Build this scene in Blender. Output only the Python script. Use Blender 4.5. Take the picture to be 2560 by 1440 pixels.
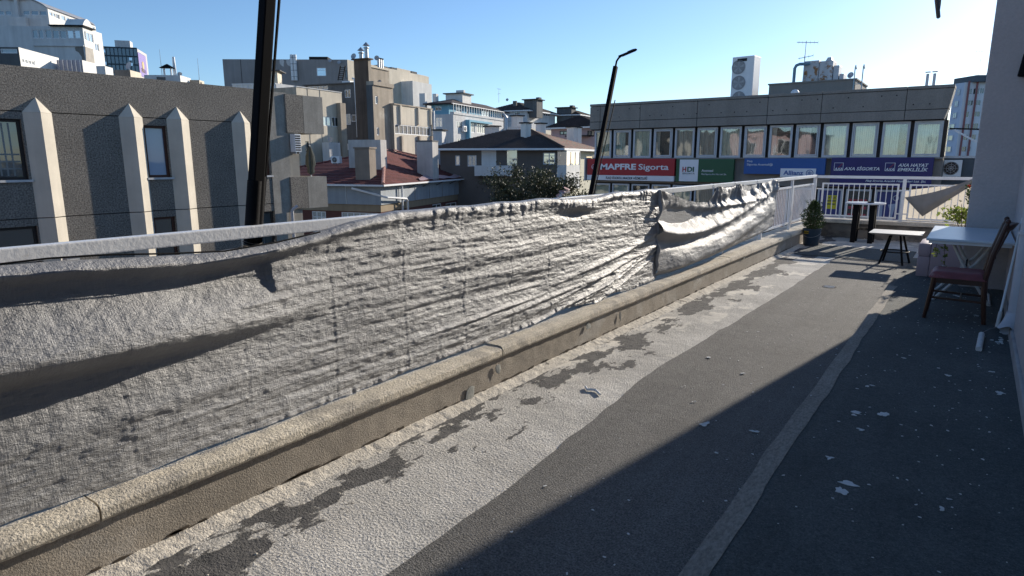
import bpy, bmesh, math, random
import numpy as np
from mathutils import Vector, Matrix
for o in list(bpy.data.objects): bpy.data.objects.remove(o)
scene = bpy.context.scene
R_ = math.radians
# ---------------------------------------------------------------- camera
EYE = np.array([0.0, 0.0, 1.6])
PITCH = math.atan2(320, 1600.0); YAW = R_(35.63)
cam = bpy.data.cameras.new('camera'); camo = bpy.data.objects.new('camera', cam)
scene.collection.objects.link(camo); scene.camera = camo
camo.location = EYE; camo.rotation_euler = (math.pi/2 - PITCH, 0, YAW)
cam.sensor_width = 36; cam.lens = 36*1600/2560.0; cam.clip_start = 0.05; cam.clip_end = 3000
# ---------------------------------------------------------------- sky, sun, exposure
SUN_AZ, SUN_EL = R_(9.3), R_(17.0)
world = bpy.data.worlds.new('World'); scene.world = world; world.use_nodes = True
nt = world.node_tree; bg = nt.nodes['Background']
sky = nt.nodes.new('ShaderNodeTexSky'); sky.sky_type = 'NISHITA'; sky.sun_disc = False
sky.sun_elevation = SUN_EL; sky.sun_rotation = SUN_AZ
sky.altitude = 900; sky.air_density = 1.0; sky.dust_density = 0.45; sky.ozone_density = 4.2
nt.links.new(sky.outputs[0], bg.inputs[0]); bg.inputs[1].default_value = 0.128
S = Vector((math.sin(SUN_AZ)*math.cos(SUN_EL), math.cos(SUN_AZ)*math.cos(SUN_EL), math.sin(SUN_EL)))
sl = bpy.data.lights.new('sun', 'SUN'); sl.energy = 4.8; sl.angle = R_(0.53); sl.color = (1.0, 0.91, 0.78)
so = bpy.data.objects.new('sun', sl); scene.collection.objects.link(so)
so.rotation_euler = S.to_track_quat('Z', 'Y').to_euler(); so.location = (5, 30, 20)
vs = scene.view_settings; vs.view_transform = 'Standard'; vs.look = 'None'; vs.gamma = 1.0; vs.exposure = 0.42
try: vs.use_curve_mapping = False
except Exception: pass
# ---------------------------------------------------------------- survey helpers: sight line -> point on a real plane
Hh = np.array([-math.sin(YAW), math.cos(YAW), 0]); Rr = np.array([math.cos(YAW), math.sin(YAW), 0]); Zz = np.array([0, 0, 1.0])
Ff = math.cos(PITCH)*Hh - math.sin(PITCH)*Zz; Uu = math.sin(PITCH)*Hh + math.cos(PITCH)*Zz
def ray(x, y): return Ff + (x-1280)/1600*Rr - (y-720)/1600*Uu
def onz(x, y, z=0):
    d = ray(x, y); return EYE + (z-EYE[2])/d[2]*d
def onx(x, y, X):
    d = ray(x, y); return EYE + X/d[0]*d
def ony(x, y, Y):
    d = ray(x, y); return EYE + Y/d[1]*d
def far(x, D, y=400):           # point on the sight line at horizontal depth D
    d = ray(x, y); return EYE + d*(D/(d@Hh))
def azd(a): a = R_(a); return np.array([math.sin(a), math.cos(a), 0.0])
# ---------------------------------------------------------------- object helpers
COL = scene.collection
rng = random.Random(7)
def tag(o, label=None, cat=None, group=None, kind=None):
    if label: o['label'] = label
    if cat: o['category'] = cat
    if group: o['group'] = group
    if kind: o['kind'] = kind
    return o
def thing(name, label, cat, loc=(0, 0, 0), group=None):
    o = bpy.data.objects.new(name, None); COL.objects.link(o); o.location = [float(v) for v in loc]
    o.empty_display_size = 0.2
    return tag(o, label, cat, group)
def wloc(o):
    v = Vector((0, 0, 0))
    while o is not None: v += Vector(o.location); o = o.parent
    return v
class MB:
    def __init__(s): s.v = []; s.f = []
    def add(s, vs, fs):
        n = len(s.v); s.v += [tuple(float(c) for c in p) for p in vs]; s.f += [tuple(i+n for i in f) for f in fs]; return s
    def box(s, a, b):
        (x0, y0, z0), (x1, y1, z1) = a, b
        return s.hexa([(x0,y0,z0),(x1,y0,z0),(x1,y1,z0),(x0,y1,z0)], [(x0,y0,z1),(x1,y0,z1),(x1,y1,z1),(x0,y1,z1)])
    def hexa(s, lo, hi):
        n = len(lo)
        fs = [tuple(range(n-1, -1, -1)), tuple(range(n, 2*n))] + [(i, (i+1) % n, n+(i+1) % n, n+i) for i in range(n)]
        return s.add(list(lo)+list(hi), fs)
    def prism(s, poly, off):
        off = np.array(off, float); return s.hexa([np.array(p, float) for p in poly], [np.array(p, float)+off for p in poly])
    def quad(s, *p): return s.add(p, [tuple(range(len(p)))])
    def obox(s, c, ax, ay, az, sx, sy, sz):
        c, ax, ay, az = [np.array(k, float) for k in (c, ax, ay, az)]
        P = lambda i, j, k: c+ax*sx*i/2+ay*sy*j/2+az*sz*k/2
        return s.hexa([P(-1,-1,-1),P(1,-1,-1),P(1,1,-1),P(-1,1,-1)], [P(-1,-1,1),P(1,-1,1),P(1,1,1),P(-1,1,1)])
    def bar(s, a, b, w, h=None, up=(0, 0, 1)):
        a, b = np.array(a, float), np.array(b, float); h = h or w; d = b-a; L = np.linalg.norm(d); d /= L
        up = np.array(up, float)
        if abs(d@up) > .97: up = np.array([1.0, 0, 0])
        sx = np.cross(d, up); sx /= np.linalg.norm(sx); u2 = np.cross(sx, d)
        return s.obox((a+b)/2, d, sx, u2, L, w, h)
    def tube(s, path, r, n=8, cap=True):
        path = [np.array(p, float) for p in path]; m = len(path)
        rr = r if hasattr(r, '__len__') else [r]*m
        vs = []; prev = None
        for i, p in enumerate(path):
            t = path[min(i+1, m-1)]-path[max(i-1, 0)]; t = t/max(np.linalg.norm(t), 1e-9)
            if prev is None:
                u = np.cross(t, (0, 0, 1.0)) if abs(t[2]) < .9 else np.cross(t, (1.0, 0, 0))
            else: u = prev-t*(prev@t)
            u = u/max(np.linalg.norm(u), 1e-9); prev = u; w = np.cross(t, u)
            vs += [p+rr[i]*(math.cos(2*math.pi*k/n)*u+math.sin(2*math.pi*k/n)*w) for k in range(n)]
        fs = [(i*n+k, i*n+(k+1) % n, (i+1)*n+(k+1) % n, (i+1)*n+k) for i in range(m-1) for k in range(n)]
        if cap: fs += [tuple(range(n-1, -1, -1)), tuple(range((m-1)*n, m*n))]
        return s.add(vs, fs)
    def lathe(s, prof, c=(0, 0, 0), n=24, axis='z', a0=0, a1=2*math.pi):
        c = np.array(c, float); vs = []; m = len(prof)
        for r, z in prof:
            for k in range(n):
                a = a0+(a1-a0)*k/n
                q = {'z': (r*math.cos(a), r*math.sin(a), z), 'y': (r*math.cos(a), z, r*math.sin(a)), 'x': (z, r*math.cos(a), r*math.sin(a))}[axis]
                vs.append(c+np.array(q))
        fs = [(i*n+k, i*n+(k+1) % n, (i+1)*n+(k+1) % n, (i+1)*n+k) for i in range(m-1) for k in range(n)]
        fs += [tuple(range(n-1, -1, -1)), tuple(range((m-1)*n, m*n))]
        return s.add(vs, fs)
    def build(s, name, mat, parent=None, smooth=False, bevel=0, label=None, kind=None, ang=40):
        me = bpy.data.meshes.new(name); off = wloc(parent) if parent else Vector((0, 0, 0))
        A = np.array(s.v, float)-np.array(off); me.from_pydata(A.tolist(), [], s.f); me.validate()
        bm = bmesh.new(); bm.from_mesh(me); bmesh.ops.recalc_face_normals(bm, faces=bm.faces)
        if bevel:
            es = [e for e in bm.edges if len(e.link_faces) == 2 and e.calc_face_angle(0) > .5]
            bmesh.ops.bevel(bm, geom=es, offset=bevel, segments=2, affect='EDGES', clamp_overlap=True, profile=.6)
        bm.to_mesh(me); bm.free()
        if smooth:
            me.shade_smooth()
            try: me.set_sharp_from_angle(angle=R_(ang))
            except Exception: pass
        for m in (mat if isinstance(mat, (list, tuple)) else [mat]): me.materials.append(m)
        o = bpy.data.objects.new(name, me); COL.objects.link(o)
        if parent: o.parent = parent
        if label: o['label'] = label
        if kind: o['kind'] = kind
        return o
def single(mb, name, mat, label, cat, group=None, **k):
    """one-mesh thing with its origin at its base"""
    A = np.array(mb.v); c = (A.min(0)+A.max(0))/2; c[2] = A[:, 2].min()
    mb.v = [tuple(p) for p in (A-c)]
    o = mb.build(name, mat, **k); o.location = c; return tag(o, label, cat, group)
def copy_tree(o, loc, parent=None, label=None):
    c = o.copy(); COL.objects.link(c); c.parent = parent; c.location = [float(v) for v in loc]
    if label: c['label'] = label
    for ch in list(o.children):
        d = ch.copy(); COL.objects.link(d); d.parent = c
        for g in list(ch.children): e = g.copy(); COL.objects.link(e); e.parent = d
    return c
def inst(o, parent, loc):
    c = o.copy(); COL.objects.link(c); c.parent = parent; c.location = [float(v) for v in loc]; return c
# ---------------------------------------------------------------- noise (numpy)
def vnoise(x, y, seed=0):
    xi = np.floor(x).astype(np.int64); yi = np.floor(y).astype(np.int64); xf = x-xi; yf = y-yi
    def h(a, b):
        n = (a*374761393 + b*668265263 + seed*982451653) & 0xffffffff
        n = ((n ^ (n >> 13))*1274126177) & 0xffffffff
        n = (n ^ (n >> 16)) & 0xffff
        return n/65535.0
    u = xf*xf*xf*(xf*(xf*6-15)+10); v = yf*yf*yf*(yf*(yf*6-15)+10)
    return ((h(xi, yi)*(1-u)+h(xi+1, yi)*u)*(1-v)+(h(xi, yi+1)*(1-u)+h(xi+1, yi+1)*u)*v)*2-1
def fbm(x, y, o=3, seed=0):
    t = 0; a = 1.0
    for i in range(o): t = t+a*vnoise(x*2**i, y*2**i, seed+i*17); a *= .5
    return t
def sstep(a, b, x): t = np.clip((x-a)/(b-a), 0, 1); return t*t*(3-2*t)
# ---------------------------------------------------------------- materials
MATS = {}
def mat(name, col, rough=.85, var=.12, scale=3.0, bump=.0, bscale=40., metal=0., streak=0., spec=.4, col2=None, c2s=1.2, c2t=.55, c2w=.06, speck=0., sscale=60., detail=6, stretch=(1, 1, 1), fine=0.):
    """procedural surface: base colour, cloudy variation, optional second colour patches, rain streaks, speckle and bump"""
    m = bpy.data.materials.new(name); m.use_nodes = True; n = m.node_tree.nodes; l = m.node_tree.links
    b = n['Principled BSDF']; b.inputs['Roughness'].default_value = rough; b.inputs['Metallic'].default_value = metal
    try: b.inputs['Specular IOR Level'].default_value = spec
    except Exception: pass
    tc = n.new('ShaderNodeTexCoord'); mp = n.new('ShaderNodeMapping'); l.new(tc.outputs['Object'], mp.inputs[0]); mp.inputs['Scale'].default_value = stretch
    def noise(sc, det=detail, vec=None, ro=.6):
        q = n.new('ShaderNodeTexNoise'); q.inputs['Scale'].default_value = sc; q.inputs['Detail'].default_value = det; q.inputs['Roughness'].default_value = ro
        l.new(vec or mp.outputs[0], q.inputs['Vector']); return q
    def ramp(src, a, bb, lo, hi):
        r = n.new('ShaderNodeMapRange'); r.inputs[1].default_value = a; r.inputs[2].default_value = bb; r.inputs[3].default_value = lo; r.inputs[4].default_value = hi
        l.new(src, r.inputs[0]); return r.outputs[0]
    def mix(kind, f, a, c):
        x = n.new('ShaderNodeMix'); x.data_type = 'RGBA'; x.blend_type = kind
        for sock, val in ((x.inputs[0], f), (x.inputs[6], a), (x.inputs[7], c)):
            if hasattr(val, 'is_linked'): l.new(val, sock)
            else: sock.default_value = val if not isinstance(val, tuple) else (*val, 1)
        return x.outputs[2]
    c = tuple(col)
    cur = c
    if col2 is not None:
        f = ramp(noise(c2s).outputs['Fac'], c2t-c2w, c2t+c2w, 0, 1); cur = mix('MIX', f, c, tuple(col2))
    def grey(v):
        cb = n.new('ShaderNodeCombineColor'); 
        for i in range(3): l.new(v, cb.inputs[i])
        return cb.outputs[0]
    if var: cur = mix('MULTIPLY', 1.0, cur, grey(ramp(noise(scale).outputs['Fac'], .25, .75, 1-var, 1+var)))
    if streak:
        m2 = n.new('ShaderNodeMapping'); m2.inputs['Scale'].default_value = (1.7, 1.7, .13); l.new(tc.outputs['Object'], m2.inputs[0])
        cur = mix('MULTIPLY', 1.0, cur, grey(ramp(noise(1.6, 5, m2.outputs[0]).outputs['Fac'], .35, .7, 1+streak*.25, 1-streak*.75)))
    if speck: cur = mix('MULTIPLY', 1.0, cur, grey(ramp(noise(sscale, 2).outputs['Fac'], .3, .7, 1-speck, 1+speck)))
    if hasattr(cur, 'is_linked'): l.new(cur, b.inputs['Base Color'])
    else: b.inputs['Base Color'].default_value = (*cur, 1)
    if bump:
        bp = n.new('ShaderNodeBump'); bp.inputs['Strength'].default_value = min(bump, 1.0); bp.inputs['Distance'].default_value = .01*max(1, bump)
        l.new(noise(bscale, 4).outputs['Fac'], bp.inputs['Height']); l.new(bp.outputs[0], b.inputs['Normal'])
    MATS[name] = m; return m
def glass(name, tint, refl=.35, rough=.03, dark=True, trans=0.):
    """window glass: dark room or curtain colour seen through a reflecting sheet"""
    m = bpy.data.materials.new(name); m.use_nodes = True; n = m.node_tree.nodes; l = m.node_tree.links
    out = n['Material Output']; b = n['Principled BSDF']
    b.inputs['Base Color'].default_value = (*tint, 1); b.inputs['Roughness'].default_value = .5
    g = n.new('ShaderNodeBsdfGlossy'); g.inputs['Roughness'].default_value = rough; g.inputs['Color'].default_value = (.9, .95, 1, 1)
    lw = n.new('ShaderNodeLayerWeight'); lw.inputs['Blend'].default_value = .35
    mr = n.new('ShaderNodeMapRange'); mr.inputs[3].default_value = refl; mr.inputs[4].default_value = min(1, refl+.5); l.new(lw.outputs['Fresnel'], mr.inputs[0])
    tcn = n.new('ShaderNodeTexCoord'); nz = n.new('ShaderNodeTexNoise'); nz.inputs['Scale'].default_value = .9; l.new(tcn.outputs['Object'], nz.inputs[0])
    bp = n.new('ShaderNodeBump'); bp.inputs['Strength'].default_value = .08; bp.inputs['Distance'].default_value = .1; l.new(nz.outputs[0], bp.inputs['Height']); l.new(bp.outputs[0], g.inputs['Normal'])
    first = b.outputs[0]
    if trans:
        t = n.new('ShaderNodeBsdfTransparent'); t.inputs[0].default_value = (.95, .97, .95, 1)
        mx = n.new('ShaderNodeMixShader'); mx.inputs[0].default_value = trans; l.new(b.outputs[0], mx.inputs[1]); l.new(t.outputs[0], mx.inputs[2]); first = mx.outputs[0]
    m2 = n.new('ShaderNodeMixShader'); l.new(mr.outputs[0], m2.inputs[0]); l.new(first, m2.inputs[1]); l.new(g.outputs[0], m2.inputs[2]); l.new(m2.outputs[0], out.inputs[0])
    return m
pebble = mat('pebble_render', (.205, .185, .16), .95, .15, 1.2, 1.0, 45, speck=.55, sscale=26)
board = mat('board_concrete', (.32, .30, .265), .9, .18, 2.5, .4, 30, streak=.3, speck=.12, sscale=25)
pilmat = mat('pilaster_concrete', (.60, .545, .455), .9, .10, 1.5, .3, 40, streak=.15)
fasciam = mat('fascia_concrete', (.26, .235, .21), .9, .10, 1.0, .4, 25, streak=.15, speck=.12, sscale=30)
dkgap = mat('dark_joint', (.02, .02, .022), .9, .1)
black = mat('black_metal', (.007, .007, .008), .65, .1, 20, .1, 60, spec=.1)
whitep = mat('white_paint', (.78, .79, .80), .4, .06, 6, .2, 50, col2=(.62, .61, .58), c2s=9, c2t=.68, c2w=.03)
whitef = mat('white_frame', (.74, .75, .76), .5, .06, 6)
alu = mat('pale_alu_frame', (.52, .53, .55), .5, .08, 5)
brownf = mat('brown_frame', (.09, .035, .022), .55, .2, 8)
darkf = mat('dark_frame', (.03, .022, .02), .5, .2, 8)
galv = mat('galvanised_metal', (.42, .43, .45), .4, .15, 6, metal=.6)
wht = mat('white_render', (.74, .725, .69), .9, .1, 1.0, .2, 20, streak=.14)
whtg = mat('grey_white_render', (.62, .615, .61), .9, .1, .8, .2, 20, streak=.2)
beige = mat('beige_render', (.66, .59, .48), .9, .10, .8, .2, 20, streak=.18)
tan = mat('tan_render', (.42, .355, .28), .9, .14, .8, .3, 15, streak=.3, col2=(.50, .44, .36), c2s=.8, c2t=.62)
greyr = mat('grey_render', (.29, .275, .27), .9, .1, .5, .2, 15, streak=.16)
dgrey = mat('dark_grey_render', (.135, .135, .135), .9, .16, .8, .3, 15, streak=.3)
rust = mat('rust_brown_render', (.16, .105, .075), .9, .25, .8, .3, 15, streak=.5)
blue = mat('light_blue_render', (.20, .43, .56), .85, .08, 1)
pink = mat('pink_render', (.46, .33, .33), .9, .1, 1)
creamy = mat('cream_render', (.62, .58, .45), .9, .1, 1)
roofr = mat('red_tile', (.15, .042, .036), .8, .35, 1.3, .6, 12, speck=.35, sscale=9)
roofd = mat('dark_tile', (.055, .04, .038), .8, .25, 1.2, .6, 12, speck=.3, sscale=8)
roofp = mat('sunlit_weathered_tile', (.32, .17, .14), .85, .3, 2.5, .6, 10, col2=(.22, .22, .17), c2s=4, c2t=.52, speck=.3, sscale=9)  # pink of the sunlit slope put into the tile colour, plus weathered patches
ridgem = mat('ridge_tile', (.50, .27, .22), .85, .2, 4)
flatroof = mat('flat_roof', (.18, .18, .18), .95, .15)
gdark = glass('glass_dark_room', (.02, .024, .028), .13)
gsky = glass('glass_sky_reflection', (.05, .08, .11), .45)
gteal = glass('glass_teal_curtain_wall', (.012, .06, .095), .08)
gpale = glass('glass_pale_curtain', (.42, .43, .40), .25)
gclear = glass('glass_clear', (.05, .05, .05), .09, trans=.96)
metaldish = mat('dish_grey', (.40, .41, .43), .5, .1, 3, metal=.2)
# ================================================================ TERRACE
def node_mat(name):
    m = bpy.data.materials.new(name); m.use_nodes = True; return m, m.node_tree.nodes, m.node_tree.links, m.node_tree.nodes['Principled BSDF']
def mnode(n, l, op, a, b=None, c=None):
    q = n.new('ShaderNodeMath'); q.operation = op
    for i, v in enumerate((a, b, c)):
        if v is None: continue
        if hasattr(v, 'is_linked'): l.new(v, q.inputs[i])
        else: q.inputs[i].default_value = v
    return q.outputs[0]
def nnode(n, l, vec, sc, det=4, ro=.6, stretch=None):
    if stretch:
        mp = n.new('ShaderNodeMapping'); mp.inputs['Scale'].default_value = stretch; l.new(vec, mp.inputs[0]); vec = mp.outputs[0]
    q = n.new('ShaderNodeTexNoise'); q.inputs['Scale'].default_value = sc; q.inputs['Detail'].default_value = det; q.inputs['Roughness'].default_value = ro
    l.new(vec, q.inputs['Vector']); return q.outputs['Fac']
def mixc(n, l, f, a, b, kind='MIX'):
    x = n.new('ShaderNodeMix'); x.data_type = 'RGBA'; x.blend_type = kind
    for s, v in ((x.inputs[0], f), (x.inputs[6], a), (x.inputs[7], b)):
        if hasattr(v, 'is_linked'): l.new(v, s)
        else: s.default_value = (*v, 1) if isinstance(v, tuple) else v
    return x.outputs[2]
def mrange(n, l, v, a, b, c=0., d=1.):
    r = n.new('ShaderNodeMapRange'); l.new(v, r.inputs[0])
    for i, k in enumerate((a, b, c, d)): r.inputs[i+1].default_value = k
    return r.outputs[0]
def greyc(n, l, v):
    cb = n.new('ShaderNodeCombineColor')
    for i in range(3): l.new(v, cb.inputs[i])
    return cb.outputs[0]
def bumpn(n, l, h, dist, strength=1.0, prev=None):
    b = n.new('ShaderNodeBump'); b.inputs['Distance'].default_value = dist; b.inputs['Strength'].default_value = strength
    l.new(h, b.inputs['Height'])
    if prev is not None: l.new(prev, b.inputs['Normal'])
    return b.outputs[0]
# --- screed: pale gritty plaster with torn bitumen remains along the kerb
m, n, l, b = node_mat('gritty_screed'); screed = m
tc = n.new('ShaderNodeTexCoord').outputs['Object']; sp = n.new('ShaderNodeSeparateXYZ'); l.new(tc, sp.inputs[0])
grit = nnode(n, l, tc, 78, 3, .65); cloud = nnode(n, l, tc, 2.2, 6); patchn = nnode(n, l, tc, 1.0, 9, .62, (3.2, 1.5, 1))
band = mnode(n, l, 'ABSOLUTE', mnode(n, l, 'ADD', sp.outputs[0], 2.38))
pm = mnode(n, l, 'SUBTRACT', mnode(n, l, 'ADD', patchn, .088), mnode(n, l, 'MULTIPLY', band, .62))
mask = mrange(n, l, pm, .515, .53)
peel = mrange(n, l, nnode(n, l, tc, 1.6, 9, .66, (1.6, 1, 1)), .555, .575)
nearf = mrange(n, l, sp.outputs[1], 3.5, 8.0)
peelm = mnode(n, l, 'MULTIPLY', peel, mnode(n, l, 'MAXIMUM', nearf, mrange(n, l, sp.outputs[0], -2.15, -2.5)))
base = mixc(n, l, 1.0, mixc(n, l, mrange(n, l, cloud, .3, .7), (.43, .405, .365), (.68, .645, .585)), greyc(n, l, mrange(n, l, grit, .32, .66, .50, 1.26)), 'MULTIPLY')
c1 = mixc(n, l, peelm, base, (.70, .65, .56)); dk = mixc(n, l, mrange(n, l, nnode(n, l, tc, 14, 5), .35, .7), (.07, .068, .066), (.14, .132, .125))
l.new(mixc(n, l, mask, c1, dk), b.inputs['Base Color']); b.inputs['Roughness'].default_value = .92
h1 = mnode(n, l, 'MULTIPLY', grit, mnode(n, l, 'SUBTRACT', 1.0, mnode(n, l, 'MULTIPLY', peelm, .75)))
bp = bumpn(n, l, h1, .013, .9); bp = bumpn(n, l, mask, .008, .8, bp); bp = bumpn(n, l, peelm, .006, .7, bp); bp = bumpn(n, l, nnode(n, l, tc, 7, 5), .03, .5, bp); l.new(bp, b.inputs['Normal'])
# --- mineral felt
def felt(name, ca, cb_, speckle):
    m, n, l, b = node_mat(name); tc = n.new('ShaderNodeTexCoord').outputs['Object']
    g = nnode(n, l, tc, 105, 2, .75); g2 = nnode(n, l, tc, 38, 3, .7); cl = nnode(n, l, tc, 1.3, 7, .65); st = nnode(n, l, tc, 1.0, 6, .6, (7, .5, 1))
    base = mixc(n, l, mrange(n, l, cl, .3, .7), ca, cb_)
    c = mixc(n, l, 1., base, greyc(n, l, mrange(n, l, g, .3, .72, 1-speckle, 1+speckle)), 'MULTIPLY')
    c = mixc(n, l, 1., c, greyc(n, l, mrange(n, l, g2, .3, .7, .78, 1.22)), 'MULTIPLY')
    c = mixc(n, l, 1., c, greyc(n, l, mrange(n, l, st, .35, .7, .88, 1.1)), 'MULTIPLY')
    fl = mrange(n, l, nnode(n, l, tc, 160, 1, .5), .70, .74)
    c = mixc(n, l, mnode(n, l, 'MULTIPLY', fl, .55), c, (.42, .40, .37))
    l.new(c, b.inputs['Base Color']); b.inputs['Roughness'].default_value = .9
    bp = bumpn(n, l, g, .008, .9); bp = bumpn(n, l, nnode(n, l, tc, 5, 4), .02, .35, bp); l.new(bp, b.inputs['Normal']); return m
felt_a = felt('grey_mineral_felt', (.115, .108, .098), (.155, .147, .134), .65)
felt_b = felt('green_grey_mineral_felt', (.058, .066, .064), (.094, .101, .096), .5)
stripm = mat('dusty_seam_tape', (.27, .24, .20), .9, .25, 3, .6, 80, speck=.3, sscale=90, stretch=(1, .4, 1))
copm = mat('rough_coping_concrete', (.62, .555, .45), .95, .14, 3.0, .9, 85, col2=(.42, .38, .32), c2s=3.2, c2t=.57, speck=.22, sscale=70)
parm = mat('kerb_plaster', (.34, .30, .25), .95, .16, 2.2, .7, 130, streak=.2, col2=(.44, .41, .37), c2s=1.7, c2t=.62, speck=.18, sscale=70)
filletm = mat('peeling_fillet_plaster', (.62, .57, .49), .95, .2, 5, .9, 90, col2=(.20, .18, .155), c2s=6, c2t=.64, c2w=.03, speck=.2, sscale=70)
stucco = mat('grey_lilac_stucco', (.46, .415, .405), .92, .07, 1.4, 1.0, 26, speck=.05, sscale=30)
asphalt = mat('asphalt', (.05, .05, .05), .95, .2)
def struct(mb, name, mt, **k): return tag(mb.build(name, mt, **k), kind='structure')
struct(MB().quad((-1500, -1500, -9), (1500, -1500, -9), (1500, 1500, -9), (-1500, 1500, -9)), 'ground', asphalt)
struct(MB().box((-3.02, -8, -.45), (6, 15.35, 0)), 'terrace_floor', screed)
# felt sheets with wandering cut edge
ys = np.arange(-8, 11.75, .08); mb = MB(); ed = []
prof = [(-8, -1.72), (1.5, -1.71), (2.4, -1.715), (3.5, -1.80), (4.55, -1.87), (6.2, -1.82), (8.2, -1.78), (11.5, -1.76), (12, -1.76)]
px_, py_ = [p[1] for p in prof], [p[0] for p in prof]
xe = np.interp(ys, py_, px_)+.012*fbm(ys/.25, ys*0+3.3, 3, 5)
for i in range(len(ys)-1):
    a, c = ys[i], ys[i+1]
    mb.add([(xe[i], a, .002), (xe[i+1], c, .002), (xe[i+1]+.004, c, .009), (xe[i]+.004, a, .009), (-.70, a, .009), (-.70, c, .009)], [(0, 1, 2, 3), (3, 2, 5, 4)])
o = struct(mb, 'felt_sheet', felt_a)
mb = MB(); mb.box((-.72, -8, .001), (.5, 12.4, .013)); struct(mb, 'felt_sheet', felt_b)
mb = MB()
ys = np.arange(-8, 9.45, .1); wl = -.775+.008*fbm(ys/.5, ys*0, 2, 9); wr = -.672+.01*fbm(ys/.4, ys*0+5, 3, 19)
for i in range(len(ys)-1): mb.quad((wl[i], ys[i], .017), (wr[i], ys[i], .017), (wr[i+1], ys[i+1], .017), (wl[i+1], ys[i+1], .017))
struct(mb, 'seam_tape', stripm)
mb = MB().box((-2.42, 11.75, .001), (-.72, 13.3, .011)); struct(mb, 'felt_sheet', felt_b)
# peeled paint spots lying on the felt
flake = mat('paint_flake_white', (.62, .62, .60), .8, .15, 30)
def blob(mb, x, y, z, rx, ry, ang, k=9, h=.003):
    pts = []
    for i in range(k):
        a = 2*math.pi*i/k; r = rng.uniform(.45, 1.15); u, v = rx*r*math.cos(a), ry*r*math.sin(a)
        pts.append((x+u*math.cos(ang)-v*math.sin(ang), y+u*math.sin(ang)+v*math.cos(ang), z))
    mb.prism(pts, (0, 0, h))
floor_o = bpy.data.objects['terrace_floor']
for (x, y, s) in [(2110, 1220, .075), (2210, 1035, .045), (2140, 1035, .05), (1885, 1080, .03), (1765, 1062, .035), (1772, 895, .022), (1855, 935, .02), (2075, 1148, .025), (2150, 1075, .025), (2360, 1275, .018), (2260, 895, .022), (2375, 940, .03), (2500, 985, .04), (2545, 870, .05), (2175, 965, .03), (1790, 1135, .015), (1735, 1005, .012), (2025, 990, .012), (2480, 930, .025), (2440, 790, .03), (2395, 740, .05)]:
    p = onz(x, y, .012); mb = MB()
    for q in range(3): blob(mb, p[0]+rng.uniform(-s, s)*.6, p[1]+rng.uniform(-s, s)*.8, .0135+q*.0007, s*rng.uniform(.4, .9), s*rng.uniform(.3, .7), rng.uniform(0, 3), 11)
    mb.build('paint_spot', flake, floor_o)
mb = MB()
for i in range(420):
    y = 1.6+9*rng.random()**1.1; x = rng.choice([rng.uniform(-1.6, -.75), rng.uniform(-.65, .36), rng.uniform(-.65, .36), rng.gauss(.0, .2)]); x = max(-1.6, min(.36, x))
    s = rng.uniform(.002, .008); blob(mb, x, y, .0135, s*1.6, s, rng.uniform(0, 3), 6, .0015)
mb.build('paint_specks', flake, floor_o, kind='stuff')
# loose bitumen lumps and plaster crumbs by the kerb
mb = MB()
for i in range(130):
    y = rng.uniform(.6, 12); x = -2.5+abs(rng.gauss(0, .16)); s = rng.uniform(.002, .007)
    z0 = .0; mb.hexa([(x+s*math.cos(a)*rng.uniform(.6, 1), y+s*math.sin(a)*1.3, z0) for a in (0, 1.3, 2.5, 3.7, 5)], [(x+.6*s*math.cos(a), y+.7*s*math.sin(a), z0+s*.7) for a in (0, 1.3, 2.5, 3.7, 5)])
mb.build('plaster_crumbs', filletm, floor_o, kind='stuff')
# floor drain
d = onz(2073, 717, .01); mb = MB().lathe([(.085, 0), (.085, .004), (.075, .004), (.075, .0015)], (d[0], d[1], .0085), 24)
dr = single(mb, 'floor_drain', black, 'small dark open drain hole in the grey felt', 'drain')
mb = MB()
for k in range(-3, 4): mb.box((d[0]-.06, d[1]+k*.02-.003, .011), (d[0]+.06, d[1]+k*.02+.003, .0135))
mb.build('grate', galv, dr)
# white bent plastic strip
pts = [onz(x, y, .012) for x, y in [(1464, 967), (1468, 974), (1480, 974), (1490, 976), (1500, 986)]]
single(MB().tube(pts, .009, 8), 'plastic_strip', mat('white_plastic', (.85, .85, .84), .4, .03), 'bent white plastic strip lying on the pale screed', 'debris', smooth=True)
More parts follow.
